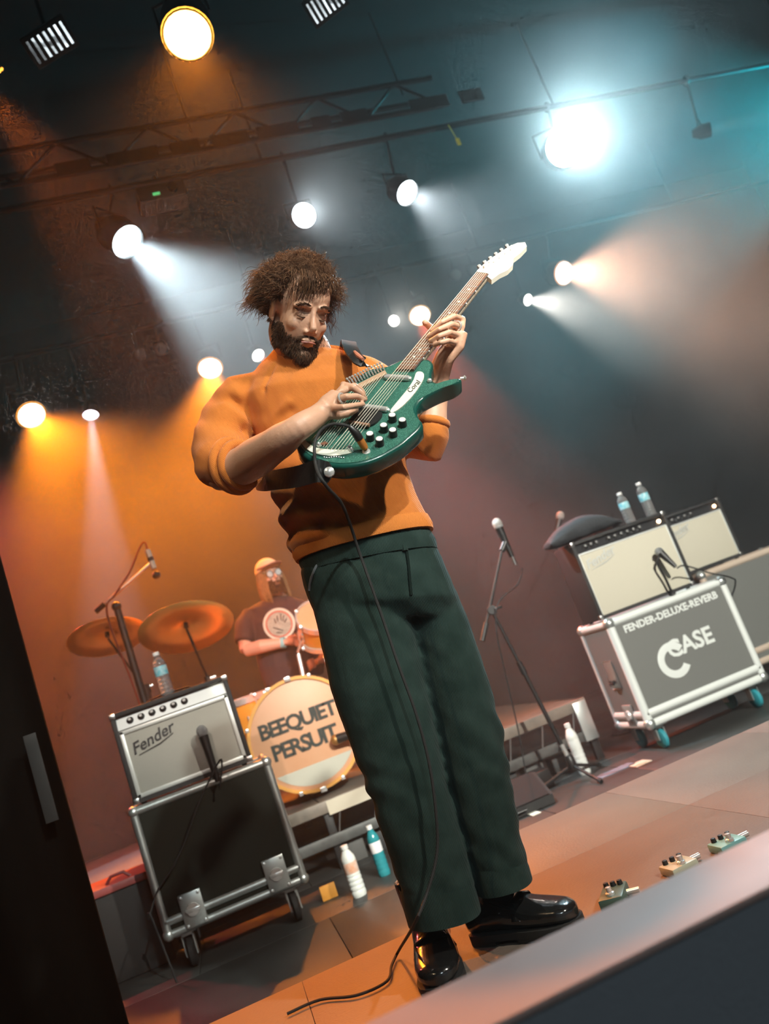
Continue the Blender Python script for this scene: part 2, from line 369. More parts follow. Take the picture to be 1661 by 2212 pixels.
def amplifier(label, x0, x1, y0, z0, z1, depth, grille, style, knobs, jewel, group=None, lamp=(1, 0.9, 0.7)):
    t = thing('guitar_amplifier', label, 'amplifier', ((x0 + x1) / 2, y0, z0), group)
    y1 = y0 + depth; h = z1 - z0; zp = z1 - (0.085 if style == 'silver' else 0.075)
    part('cabinet', G().bb(x0, x0 + 0.022, y0, y1, z0 + 0.008, z1, 0.004).bb(x1 - 0.022, x1, y0, y1, z0 + 0.008, z1, 0.004).bb(x0 + 0.02, x1 - 0.02, y0, y1, z1 - 0.022, z1, 0.004).bb(x0 + 0.02, x1 - 0.02, y0, y1, z0 + 0.008, z0 + 0.028).bb(x0 + 0.02, x1 - 0.02, y0 + 0.05, y1 - 0.005, z0 + 0.02, z1 - 0.02), TOLEX, t)
    a, b = x0 + 0.022, x1 - 0.022; c = z0 + 0.028
    part('speaker_cloth', G().bb(a, b, y0 + 0.012, y0 + 0.03, c, zp - 0.004, 0.003), grille, t)
    if style == 'silver':
        s = 0.020
        for (p, q, r_, u) in ((a, b, c, c + s), (a, b, zp - 0.004 - s, zp - 0.004), (a, a + s, c, zp - 0.004), (b - s, b, c, zp - 0.004)):
            part('trim_strip', G().bb(p, q, y0 + 0.002, y0 + 0.018, r_, u, 0.004), SILV, t)
    else:
        for (p, q, r_, u) in ((a, b, zp - 0.012, zp - 0.004), (a, a + 0.006, c, zp - 0.004), (b - 0.006, b, c, zp - 0.004)):
            part('trim_strip', G().bb(p, q, y0 + 0.006, y0 + 0.016, r_, u, 0.002), WHT_RAIL, t)
    # control panel, sloping back
    zt = z1 - 0.024
    cp = part('control_panel', G().prism([(a, y0 + 0.006, zp), (a, y0 + 0.028, zt), (a, y0 + 0.06, zt), (a, y0 + 0.06, zp)], (b - a, 0, 0)), PANEL if style == 'silver' else BLKPAN, t)
    n_ = Vector((0, -1, 0.38)).normalized()
    for kx in knobs:
        q = Vector((lerp(a, b, kx), y0 + 0.016, (zp + zt) / 2))
        kn = part('knob', G().lathe([(0.017, 0), (0.017, 0.004), (0.0105, 0.008), (0.0095, 0.02), (0.001, 0.021)], q, n_, 14), BLK, t)
        part('knob_cap', G().lathe([(0.0075, 0.0205), (0.0075, 0.022), (0.001, 0.0225)], q, n_, 12), CHR, kn)
    q = Vector((lerp(a, b, jewel), y0 + 0.016, (zp + zt) / 2))
    j = part('pilot_lamp', G().lathe([(0.011, 0), (0.011, 0.006), (0.008, 0.012), (0.001, 0.015)], q, n_, 12), mat('pilot_' + str(lamp), (0.9, 0.7, 0.5), 0.2, emit=(lamp, 14)), t)
    # logo: slanted script on a bar
    lm = SILV if style != 'silver' else mat('dark_chrome', (0.18, 0.18, 0.18), 0.25, 0.9)
    o_ = Vector((a + 0.135, y0 + 0.010, zp - 0.085)) if style == 'silver' else Vector((a + 0.125, y0 + 0.010, zp - 0.062))
    text('Fender', 0.075, frame(o_, (1, 0, 0.22), (-0.22, 0, 1)), 0.002, lm, t, 'script_logo', shear=0.35, bold=0.001)
    part('logo_tail', G().tube([o_ + Vector((-0.075, -0.001, -0.052)), o_ + Vector((0.03, -0.001, -0.034)), o_ + Vector((0.10, -0.001, -0.008))], [0.002, 0.004, 0.002], 6), lm, t)
    xm = (x0 + x1) / 2
    part('handle', G().tube(spline([(xm - 0.11, (y0 + y1) / 2, z1 + 0.002), (xm - 0.08, (y0 + y1) / 2, z1 + 0.014), (xm + 0.08, (y0 + y1) / 2, z1 + 0.014), (xm + 0.11, (y0 + y1) / 2, z1 + 0.002)], 4), 0.012, 8, flat=0.4), RUB, t)
    for px in (x0 + 0.012, x1 - 0.012):
        for pz in (z1 - 0.012, z0 + 0.02): part('corner_cap', G().bb(px - 0.015, px + 0.015, y0 - 0.002, y0 + 0.03, pz - 0.014, pz + 0.014, 0.004), STL, t)
        for py in (y0 + 0.03, y1 - 0.03): part('foot', G().lathe([(0.012, 0), (0.014, 0.009), (0.001, 0.009)], (px + (0.03 if px < xm else -0.03), py, z0), n=10), RUB, t)
    return t

flight_case('black flight case with aluminium edges and two butterfly latches under the silver-panel amplifier', -0.512, 0.166, 4.20, 0.158, 0.757, 0.46, LAM, ALU, 0.040, RUB, latches=(-0.36, 0.035), split=0.075)
amplifier('guitar amplifier with silver control panel and grey grille on the black flight case', -0.480, 0.090, 4.225, 0.757, 1.195, 0.25, GRILL, 'silver', (0.12, 0.22, 0.32, 0.42, 0.52, 0.62), 0.93)
BLUE = mat('blue_tyre', (0.03, 0.30, 0.36), 0.5)
flight_case('grey flight case with white edges, stencilled lettering and blue casters', 2.215, 3.055, 4.49, 0.135, 0.787, 0.42, LAM2, WHT_RAIL, 0.052, BLUE, split=0.085, txt=True, dish=True)
amplifier('guitar amplifier with cream grille and black knob row on the lettered grey flight case', 2.215, 2.880, 4.53, 0.787, 1.275, 0.26, GRILL2, 'black', (0.10, 0.16, 0.22, 0.36, 0.43, 0.50, 0.57, 0.64, 0.71), 0.945, lamp=(1, 0.62, 0.35))
flight_case('second grey flight case with tan edges behind the lettered case', 3.26, 4.10, 5.05, 0.135, 0.845, 0.42, LAM2, mat('tan_case_edge', (0.62, 0.5, 0.4), 0.5, 0.1), 0.05, RUB, split=0.10)
amplifier('far amplifier with dim tan grille on the second grey flight case', 3.12, 3.68, 5.10, 0.845, 1.285, 0.25, GRILL2, 'black', (0.14, 0.24, 0.34, 0.44, 0.54), 0.94, lamp=(1, 0.5, 0.25))
# dark box of the left wing with red light painted into its lid colour
t = thing('equipment_trunk', 'low black trunk behind the black flight case, by the side curtain', 'trunk', (-0.80, 4.55, 0))
part('body', G().bb(-1.15, -0.53, 4.56, 4.92, 0.0, 0.40, 0.01), TOLEX, t)
part('lid', G().bb(-1.16, -0.52, 4.55, 4.93, 0.402, 0.44, 0.008), mat('red_lit_lid', (0.45, 0.10, 0.09), 0.5), t)
part('handle', G().tube([(-0.75, 4.60, 0.440), (-0.72, 4.60, 0.47), (-0.66, 4.60, 0.47), (-0.63, 4.60, 0.440)], 0.008), mat('dull_red', (0.3, 0.05, 0.05), 0.5), t)
part('clasp', G().bb(-1.02, -0.97, 4.54, 4.552, 0.30, 0.42, 0.003), STL, t)

# ================================================================== bottles
PET = mat('clear_bottle', (0.92, 0.95, 0.95), 0.08, trans=0.85, coat=0.2)
LBL = mat('blue_label', (0.12, 0.52, 0.62), 0.4, var=(40, 0.6, (0.8, 0.85, 0.85)))
CAPM = mat('bottle_cap', (0.85, 0.85, 0.82), 0.4)
def bottle(label, loc, h=0.21, r=0.032, group=None, body=PET, lab=LBL, capm=CAPM):
    loc = Vector(loc); t = thing('water_bottle', label, 'bottle', loc, group)
    pr = [(0.001, 0.0), (r * 0.9, 0.0), (r, 0.012)]
    for i in range(4): pr += [(r, h * (0.10 + 0.09 * i)), (r * 0.93, h * (0.13 + 0.09 * i)), (r, h * (0.16 + 0.09 * i))]
    pr += [(r * 0.96, h * 0.46), (r * 0.96, h * 0.68), (r, h * 0.70), (r * 0.9, h * 0.78), (r * 0.5, h * 0.89), (r * 0.42, h * 0.90), (r * 0.42, h * 0.94), (0.001, h * 0.94)]
    part('body', G().lathe(pr, loc, n=20), body, t)
    part('label', G().lathe([(r * 0.975, h * 0.465), (r * 0.985, h * 0.47), (r * 0.985, h * 0.67), (r * 0.975, h * 0.675)], loc, n=20), lab, t)
    part('cap', G().lathe([(r * 0.5, h * 0.925), (r * 0.5, h), (r * 0.44, h * 1.004), (0.001, h * 1.004)], loc, n=16), capm, t)
    return t
b = WY(360, 1490, 4.34); bottle('half-full water bottle with blue label on the silver-panel amplifier', (b.x, 4.34, 1.196), 0.225, 0.034)
b = WY(1358, 1116, 4.64); bottle('shorter of two water bottles on the cream-grille amplifier', (b.x, 4.64, 1.276), 0.205, 0.033)
b = WY(1402, 1100, 4.70); bottle('taller of two water bottles on the cream-grille amplifier', (b.x, 4.70, 1.276), 0.235, 0.034)
WB = mat('white_bottle', (0.82, 0.84, 0.80), 0.35)
b = WZ(778, 1935, 0); bottle('white bottle with small orange label on the floor before the drum riser', b, 0.24, 0.036, body=WB, lab=mat('orange_label', (0.75, 0.35, 0.2), 0.5, var=(20, 0.8, (0.8, 0.8, 0.75))))
b = WZ(832, 1890, 0); bottle('clear and teal bottle on the floor beside the dark trouser leg', b, 0.25, 0.032, lab=mat('white_label', (0.85, 0.85, 0.85), 0.4), body=mat('teal_bottle', (0.05, 0.42, 0.48), 0.2, trans=0.4))
b = WZ(1268, 1680, 0) + Vector((0.05, 0.12, 0)); bottle('plain white bottle on the floor behind the microphone stand', b, 0.30, 0.035, body=WB, lab=WB)
# jacket thrown over the amplifier's corner
g = G(); rings = []
for i in range(13):
    u = i / 12; xx = lerp(2.10, 2.60, u); ring = []
    zc = 1.30 + 0.085 * sin(pi * (0.18 + 0.75 * u)) * (0.6 + 0.5 * u); hh = 0.018 + 0.05 * sin(pi * min(u * 1.1, 1)) ** 0.7
    for j in range(14):
        a = 2 * pi * j / 14; wob = 1 + 0.16 * noise.noise(Vector((xx * 9, a * 1.4, 3)))
        ring.append(Vector((xx, 4.60 + 0.085 * cos(a) * wob * (0.8 + 0.2 * sin(pi * u)), max(zc + hh * sin(a) * wob - 0.02, 1.278))))
    rings.append(ring)
solo('jacket', None, mat('dark_cloth', (0.035, 0.04, 0.045), 0.85, bump=(60, 0.5)), 'dark crumpled jacket lying on the cream-grille amplifier', 'jacket', mesh=remesh(g.loft(rings), 0.008, 3, 'jacket'))

# ================================================================== microphones on the amplifiers
def cable(name, pts, r, label, group=None, m=RUB, n=6):
    return solo(name, G().tube(spline(pts, n), r, 7), m, label, 'cable', group)
MESHB = mat('mic_mesh', (0.35, 0.36, 0.36), 0.45, 0.7, bump=(900, 0.8))
t = thing('instrument_microphone', 'black microphone clipped in front of the grey grille', 'microphone', (-0.03, 4.19, 0.757))
h1 = WY(436, 1580, 4.165); h0 = WY(462, 1660, 4.16); c0 = WY(470, 1688, 4.20); c0.z = 0.7575
part('head', G().ell(h1, (0.026, 0.026, 0.030), n=12), MESHB, t)
part('body', G().tube([lerp(h1, h0, 0.12), lerp(h1, h0, 0.5), h0, lerp(h1, h0, 1.35)], [0.024, 0.020, 0.017, 0.013], 12), BLK, t)
part('clip_arm', G().tube([lerp(h1, h0, 0.7), WY(468, 1668, 4.175), c0 + UZ * 0.004], [0.012, 0.010, 0.012], 8), BLK, t)
part('foot', G().lathe([(0.001, 0), (0.022, 0), (0.020, 0.010), (0.001, 0.012)], c0, n=14), IRON, t)
cable('microphone_cable', [lerp(h1, h0, 1.40) + Vector((0, -0.012, 0)), lerp(h1, h0, 1.5) + Vector((0.0, -0.03, 0)), WY(478, 1640, 4.10), WY(450, 1690, 4.13), WY(425, 1745, 4.14), WY(402, 1810, 4.15), WY(375, 1870, 4.15), WY(340, 1925, 4.16), WY(322, 1985, 4.15), Vector((-0.53, 4.12, 0.3)), Vector((-0.50, 4.10, 0.006))], 0.0045, 'black cable falling from the grille microphone across the black flight case')
t = thing('instrument_microphone', 'black microphone clipped in front of the cream grille', 'microphone', (2.62, 4.5, 0.787))
h1 = WY(1424, 1192, 4.47); h0 = WY(1446, 1212, 4.44)
part('head', G().ell(h1, (0.026, 0.026, 0.026), n=12), MESHB, t)
part('body', G().tube([h1, lerp(h1, h0, 0.6), h0, lerp(h1, h0, 1.6)], [0.024, 0.02, 0.016, 0.012], 12), BLK, t)
c0 = Vector((h1.x - 0.01, 4.505, 0.788))
part('clip_arm', G().tube(spline([h1 + Vector((0, 0, -0.02)), h1 + Vector((-0.035, 0.01, -0.06)), h1 + Vector((-0.02, 0.02, -0.16)), c0], 5), 0.008, 8), BLK, t)
part('foot', G().lathe([(0.001, 0), (0.022, 0), (0.02, 0.010), (0.001, 0.012)], c0, n=14), IRON, t)
cable('microphone_cable', [lerp(h1, h0, 1.75), WY(1480, 1222, 4.42), WY(1535, 1238, 4.44), WY(1580, 1248, 4.47), WY(1600, 1262, 4.49) + Vector((0.03, 0.1, 0)), Vector((3.12, 4.75, 0.5)), Vector((3.12, 4.8, 0.008))], 0.0045, 'black cable running sideways from the cream-grille microphone')

# ================================================================== microphone stands
def mic(parent, head, tail, r=0.025, m=MESHB):
    d = (tail - head).normalized()
    part('mic_head', G().ell(head, (r, r, r * 1.15), (d.orthogonal().normalized(), d.cross(d.orthogonal()).normalized(), d), 14), m, parent)
    part('mic_collar', G().lathe([(r * 0.98, r * 0.55), (r * 1.02, r * 0.7), (r * 0.9, r * 0.95)], head, d, 16), CHR, parent)
    part('mic_body', G().tube([head + d * r * 0.8, lerp(head, tail, 0.5), tail], [r * 0.85, r * 0.66, r * 0.5], 14), BLK, parent)
    part('mic_plug', G().cyl(tail, tail + d * 0.05, r * 0.42, r * 0.35, 10), STL, parent)
SM = mat('silver_mesh', (0.66, 0.64, 0.6), 0.4, 0.6, bump=(900, 0.8))
b = WZ(1250, 1690, 0); Y = b.y
t = thing('microphone_stand', 'black boom microphone stand with silver mic on the open floor', 'microphone stand', b)
top = WY(1062, 1318, Y)
# tripod foot, mast, boom
hub = b + Vector((0, 0, 0.10)); ang0 = 0.6
for k in range(3):
    a = ang0 + 2 * pi * k / 3; e = b + Vector((0.27 * cos(a), 0.27 * sin(a), 0.012))
    lg = part('leg', G().cyl(hub + Vector((0, 0, 0.0)), e, 0.009, 0.009, 8), IRON, t)
    part('rubber_foot', G().cyl(lerp(hub, e, 0.92), e, 0.014, 0.012, 8), RUB, lg)
part('hub', G().lathe([(0.001, -0.02), (0.024, -0.02), (0.028, 0.0), (0.024, 0.05), (0.015, 0.06)], hub), BLK, t)
mid = lerp(hub, top, 0.62)
part('mast', G().cyl(hub, mid, 0.0125), IRON, t); part('inner_mast', G().cyl(mid, top, 0.009), IRON, t)
part('height_clutch', G().cyl(lerp(hub, top, 0.58), lerp(hub, top, 0.66), 0.018, 0.016), BLK, t)
part('chrome_band', G().cyl(lerp(hub, top, 0.06), lerp(hub, top, 0.13), 0.0135), CHR, t)
bt = WY(1042, 1385, Y); bh = WY(1084, 1190, Y)
part('boom_arm', G().cyl(bt, bh, 0.008), IRON, t)
part('counterweight', G().cyl(bt, lerp(bt, bh, 0.2), 0.015, 0.015), BLK, t)
part('boom_clutch', G().lathe([(0.001, -0.03), (0.026, -0.03), (0.030, 0), (0.026, 0.03), (0.001, 0.03)], top, (0.2, 1, 0)), BLK, t)
part('clutch_knob', G().box(top + Vector((0.03, -0.035, 0)), (0.05, 0.012, 0.018), 0.004), BLK, t)
part('mic_clip', G().cyl(bh, WY(1092, 1172, Y), 0.018, 0.022), BLK, t)
mic(t, WY(1074, 1131, Y), WY(1106, 1203, Y), 0.030, SM)
cable('microphone_cable', [WY(1128, 1228, Y - 0.02), WY(1118, 1262, Y - 0.06), WY(1078, 1300, Y - 0.09), WY(1072, 1360, Y - 0.08), WY(1095, 1470, Y - 0.05), WY(1120, 1580, Y - 0.02), WY(1140, 1690, Y - 0.02), WZ(1165, 1745, 0.006), WZ(1220, 1760, 0.006)], 0.004, 'thin black cable hanging beside the boom microphone stand')
b = WZ(1262, 1560, 0); b = Vector((2.60, 5.55, 0)); Y = b.y
t = thing('microphone_stand', 'slim straight microphone stand behind the jacket', 'microphone stand', b)
part('base', G().lathe([(0.001, 0), (0.13, 0), (0.13, 0.012), (0.03, 0.03), (0.001, 0.03)], b), IRON, t)
part('mast', G().cyl(b + UZ * 0.02, b + UZ * 1.42, 0.010), IRON, t)
part('clutch', G().cyl(b + UZ * 0.80, b + UZ * 0.88, 0.017), BLK, t)
mh = WY(1210, 1114, Y)
part('clip', G().cyl(b + UZ * 1.40, lerp(b + UZ * 1.40, mh, 0.5), 0.017), BLK, t)
mic(t, mh, lerp(b + UZ * 1.40, mh, 0.1), 0.030, SM)

# ================================================================== drum riser
RISM = mat('riser_top', (0.14, 0.12, 0.10), 0.6, var=(6, 0.4, (0.09, 0.08, 0.07)))
RAILB = mat('riser_rail', (0.26, 0.22, 0.18), 0.5, 0.2, var=(14, 0.5, (0.12, 0.11, 0.10)))
r = thing('drum_riser', 'dark drum riser with pale metal rails carrying the drum kit', 'riser', (0.6, 5.0, 0))
for k in range(4):
    x0 = -1.35 + k * 0.87; part('deck_panel', G().bb(x0, x0 + 0.865, 5.02, 7.2, 0.335, 0.38, 0.004), RISM, r)
part('top_rail', G().bb(-1.36, 2.13, 4.985, 5.018, 0.315, 0.382, 0.004), RAILB, r)
part('bottom_rail', G().bb(-1.36, 2.13, 4.985, 5.018, 0.135, 0.195, 0.004), mat('grey_rail', (0.12, 0.125, 0.12), 0.5, 0.3, var=(20, 0.6, (0.05, 0.05, 0.05))), r)
part('side_rail', G().bb(2.10, 2.13, 5.02, 7.2, 0.31, 0.38, 0.004), RAILB, r)
for xx in (-1.33, -0.46, 0.41, 1.28, 2.10):
    for yy in (5.03, 7.15): part('leg', G().bb(xx - 0.025, xx + 0.025, yy - 0.02, yy + 0.02, 0, 0.33, 0.003), IRON, r)
for k in range(8):
    x0 = 0.44 + 0.22 * k
    part('brace', G().cyl((x0, 5.0, 0.19), (x0 + 0.05, 5.0, 0.32), 0.006), STL, r)
part('pale_tape', G().bb(0.42, 0.84, 4.981, 4.986, 0.30, 0.378), mat('beige_tape', (0.62, 0.56, 0.44), 0.7), r, label='beige tape along the riser rail')
part('clamp', G().bb(0.90, 0.95, 4.965, 4.985, 0.12, 0.37, 0.004), ALU, r); part('clamp', G().bb(0.99, 1.03, 4.965, 4.985, 0.10, 0.30, 0.004), ALU, r)
part('clamp', G().bb(2.03, 2.12, 4.965, 4.985, 0.13, 0.37, 0.004), ALU, r)
for k, (x0, w, z0, h) in enumerate(((0.46, 0.10, 0.02, 0.12), (0.62, 0.16, 0.02, 0.09), (0.80, 0.07, 0.02, 0.16), (1.36, 0.20, 0.02, 0.10), (1.62, 0.12, 0.02, 0.13), (1.80, 0.18, 0.02, 0.08))):
    part('cable_box', G().bb(x0, x0 + w, 5.04, 5.16, 0.0, z0 + h, 0.006), mat('box_grey_%d' % (k % 2), ((0.10, 0.10, 0.095), (0.03, 0.032, 0.033))[k % 2], 0.6), r)
RZ = 0.381

# ================================================================== drum kit
AMB = mat('amber_shell', (0.85, 0.36, 0.05), 0.22, coat=0.5, var=(8, 0.4, (0.6, 0.2, 0.02)))
HOOP = mat('amber_hoop', (0.80, 0.40, 0.10), 0.3, coat=0.4)
SKIN_D = mat('amber_lit_drum_head', (0.64, 0.33, 0.18), 0.45, var=(4, 0.4, (0.66, 0.42, 0.27)))  # amber backlight through the translucent head put into its colour
INKD = mat('head_ink', (0.02, 0.03, 0.025), 0.6)
BRASS = mat('cymbal_bronze', (0.90, 0.56, 0.18), 0.34, 0.6, bump=(140, 0.12))
def drum(name, label, c, axis, R, depth, nl=8, hoop=CHR, lettering=False, group=None, spur=False):
    c = Vector(c); a = Vector(axis).normalized(); base = Vector((c.x, c.y, c.z - R if abs(a.z) < 0.6 else c.z - depth / 2))
    t = thing(name, label, 'drum', base, group)
    f0 = c + a * depth / 2; b0 = c - a * depth / 2
    part('shell', G().hoop([(R * 0.965, -depth / 2), (R * 0.965, depth / 2), (R * 0.94, depth / 2), (R * 0.94, -depth / 2)], c, a, 40), AMB, t)
    for q, s, nm in ((f0, 1, 'front_head'), (b0, -1, 'rear_head')):
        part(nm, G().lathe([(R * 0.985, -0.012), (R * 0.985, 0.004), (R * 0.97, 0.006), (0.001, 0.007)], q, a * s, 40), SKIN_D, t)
        part('hoop', G().hoop([(R * 0.97, -0.02), (R * 1.03, -0.02), (R * 1.03, 0.020), (R * 0.97, 0.020)], q, a * s, 40), hoop, t)
    u = a.orthogonal().normalized(); w = a.cross(u)
    for k in range(nl):
        th = 2 * pi * (k + 0.5) / nl; d = u * cos(th) + w * sin(th)
        for q, s in ((f0, 1), (b0, -1)):
            part('tension_lug', G().tube([q + d * R * 1.0 - a * s * 0.10, q + d * R * 1.0 - a * s * 0.05], 0.012, 8).tube([q + d * R * 1.015 - a * s * 0.06, q + d * R * 1.015 + a * s * 0.026], 0.005, 6).box(q + d * R * 1.03 + a * s * 0.012, (0.024, 0.024, 0.024), 0.004), CHR, t)
    return t, f0
bc = Vector((0.452, 5.42, 0.765)); R = 0.338
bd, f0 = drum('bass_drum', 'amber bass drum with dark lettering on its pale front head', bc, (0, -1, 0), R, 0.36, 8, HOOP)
yy = f0.y - 0.009
for body, zz, s in (('BEEQUIET', 0.085, 0.125), ('PERSUIT', -0.055, 0.13)):
    text(body, s, frame((f0.x - 0.015, yy, f0.z + zz), (1, 0, 0), (0, 0, 1)), 0.001, INKD, bd, 'head_lettering', bold=0.004, space=0.86)
part('grey_patch', G().prism([Vector((f0.x + (R * 0.90) * cos(th), yy + 0.001, f0.z + (R * 0.90) * sin(th))) for th in np.linspace(radians(218), radians(322), 24)], (0, 0.002, 0)), mat('crescent_grey', (0.50, 0.50, 0.42), 0.6), bd, label='grey crescent at the foot of the drum head')  # grey crescent across the lower part of the head
for s in (-1, 1): part('spur', G().cyl((bc.x + s * 0.31, 5.36, 0.62), (bc.x + s * 0.40, 5.24, RZ + 0.011), 0.010), CHR, bd)
part('front_claw', G().bb(bc.x - 0.02, bc.x + 0.02, f0.y - 0.03, f0.y + 0.03, bc.z - R * 1.06, bc.z - R * 0.97, 0.004), CHR, bd)
part('top_claw', G().bb(bc.x - 0.02, bc.x + 0.02, f0.y - 0.03, f0.y + 0.03, bc.z + R * 0.97, bc.z + R * 1.06, 0.004), CHR, bd)
PT = Vector((bc.x + 0.14, 5.46, bc.z + R + 0.14))
part('mount_post', G().cyl((bc.x + 0.12, 5.44, bc.z + R * 0.93), PT, 0.014), CHR, bd)
tc_ = WY(690, 1352, 5.42); ax_ = Vector((0.05, -0.75, 0.62)).normalized(); tm_, _ = drum('rack_tom', 'upper amber tom tilted over the bass drum', tc_, ax_, 0.145, 0.17, 6)
pe_ = PT + UZ * 0.004; dp_ = pe_ - tc_; dp_ = (dp_ - ax_ * dp_.dot(ax_)).normalized()
part('bracket', G().tube([tc_ + dp_ * 0.140, pe_ + UZ * 0.008], 0.008), CHR, tm_)
tc_ = WY(750, 1432, 5.45); tm_, _ = drum('rack_tom', 'lower amber drum half hidden behind the dark trouser leg', tc_, (0.0, -0.35, 0.93), 0.135, 0.13, 6)
part('stand_post', G().cyl(tc_ + Vector((0.10, 0.02, -0.03)), (tc_.x + 0.14, tc_.y - 0.02, RZ + 0.001), 0.010), CHR, tm_)
tc_ = WY(520, 1500, 5.75); ft, _ = drum('floor_tom', 'amber floor tom beside the drummer, behind the silver-panel amplifier', (tc_.x, 5.75, 0.90), (0, -0.05, 1), 0.19, 0.38, 8)
for k in range(3):
    a = 0.5 + 2 * pi * k / 3; part('leg', G().cyl((tc_.x + 0.20 * cos(a), 5.75 + 0.20 * sin(a), 0.98), (tc_.x + 0.21 * cos(a), 5.75 + 0.21 * sin(a), RZ), 0.007), CHR, ft)
def cymbal(label, c, nrm, R, base, slabel, thick=False):
    c = Vector(c); n = Vector(nrm).normalized(); base = Vector(base)
    t = thing('cymbal_stand', slabel, 'cymbal stand', base)
    m = lerp(base, c, 0.5); m.x = base.x; m.y = base.y
    r0 = 0.024 if thick else 0.013
    el = Vector((base.x, base.y, lerp(base.z, c.z, 0.72)))
    hubz = base + UZ * 0.22
    part('mast', G().cyl(base + UZ * 0.04, el, r0), IRON if thick else STL, t)
    part('tilter_arm', G().cyl(el, c - n * 0.024, 0.008), IRON, t)
    part('height_collar', G().cyl(el - UZ * 0.04, el + UZ * 0.02, r0 + 0.008), IRON, t)
    part('wing_nut', G().box(el + Vector((0.03, -0.01, 0)), (0.05, 0.01, 0.02), 0.003), CHR, t)
    for k in range(3):
        a = 0.9 + 2 * pi * k / 3; part('leg', G().cyl(hubz, base + Vector((0.24 * cos(a), 0.24 * sin(a), 0.010)), 0.008), STL, t)
    q = thing('cymbal', label, 'cymbal', c)
    part('disc', G().lathe([(0.001, 0.034), (0.03, 0.032), (0.055, 0.018), (0.07, 0.010), (R * 0.6, 0.000), (R, -0.016), (R, -0.0175), (R * 0.6, -0.0015), (0.07, 0.008), (0.055, 0.016), (0.03, 0.030), (0.001, 0.032)], c, n, 48), BRASS, q, sharp=0)
    part('felt', G().lathe([(0.001, 0.034), (0.016, 0.034), (0.016, 0.05), (0.001, 0.05)], c, n, 14), BLK, q)
    part('sleeve_nut', G().lathe([(0.006, 0.05), (0.006, 0.075), (0.001, 0.076)], c, n, 10).lathe([(0.001, -0.012), (0.015, -0.012), (0.015, 0.02), (0.001, 0.02)], c, n, 12), BLK, q)
    return q
cc = WY(402, 1352, 5.45)
cymbal('large bright cymbal tilted toward the audience beside the drummer', cc, (0.10, 0.42, 0.9), 0.30, (cc.x + 0.03, 5.62, RZ), 'steel cymbal stand behind the water bottle')
c2 = WY(232, 1372, 5.62)
cymbal('darker cymbal in the shade behind the large bright one', c2, (0.06, 0.36, 0.93), 0.25, (c2.x + 0.12, 5.75, RZ), 'thick black cymbal stand left of the bright cymbal', True)
# overhead microphone on its boom
ob = WY(240, 1310, 5.30)
t = thing('boom_stand', 'tall boom stand holding the overhead drum microphone', 'microphone stand', (ob.x + 0.03, 5.30, RZ))
bx_ = ob.x + 0.03
part('mast', G().cyl((bx_, 5.30, RZ + 0.02), (bx_, 5.30, ob.z - 0.02), 0.022), IRON, t)
for k in range(3):
    a = 0.3 + 2 * pi * k / 3; part('leg', G().cyl((bx_, 5.30, RZ + 0.2), (bx_ + 0.24 * cos(a), 5.30 + 0.24 * sin(a), RZ + 0.0125), 0.010), IRON, t)
e0 = WY(206, 1322, 5.30); e1 = WY(326, 1216, 5.30)
part('boom_arm', G().cyl(e0, e1, 0.011), mat('satin_steel', (0.6, 0.5, 0.4), 0.35, 0.8), t)
part('counterweight', G().cyl(e0, lerp(e0, e1, 0.16), 0.018), IRON, t)
part('boom_clutch', G().ell((bx_, 5.30, ob.z - 0.01), (0.03, 0.035, 0.03), n=10), BLK, t)
m0 = WY(318, 1188, 5.30); m1 = WY(338, 1242, 5.30)
part('mic_barrel', G().cyl(m0, lerp(m0, m1, 0.75), 0.018), mat('mic_grey', (0.55, 0.52, 0.42), 0.4, 0.3), t)
part('mic_band', G().cyl(lerp(m0, m1, 0.3), lerp(m0, m1, 0.45), 0.0195), BLK, t)
part('mic_capsule', G().ell(m1, (0.026, 0.026, 0.026), n=12), BLK, t)
cable('microphone_cable', [m0 + (m0 - m1).normalized() * 0.003, WY(313, 1172, 5.30), WY(303, 1180, 5.30), WY(280, 1235, 5.28), WY(250, 1282, 5.27), WY(232, 1330, 5.26), Vector((bx_ - 0.03, 5.25, 1.3)), Vector((bx_ - 0.03, 5.25, 0.7)), Vector((bx_ - 0.05, 5.2, RZ + 0.007))], 0.006, 'reddish cable looping from the overhead drum microphone', m=mat('red_cable', (0.25, 0.05, 0.03), 0.5))
# kick microphone on its short stand
kb = Vector((0.80, 5.15, RZ)); km = WY(742, 1592, 5.14)
t = thing('kick_drum_microphone', 'small dark microphone on a short stand before the bass drum', 'microphone', kb)
part('base', G().lathe([(0.001, 0), (0.09, 0), (0.08, 0.02), (0.001, 0.022)], kb), IRON, t)
part('mast', G().tube(spline([kb + UZ * 0.01, kb + UZ * 0.14, km + Vector((0.03, 0.02, -0.02))], 5), 0.008), IRON, t)
part('mic_body', G().cyl(km + Vector((0.05, 0, 0)), km + Vector((-0.04, 0.03, 0)), 0.026, 0.030), BLK, t)
part('mic_head', G().ell(km + Vector((-0.045, 0.032, 0)), (0.032, 0.032, 0.032), n=12), mat('bronze_mesh', (0.5, 0.25, 0.08), 0.4, 0.6), t)

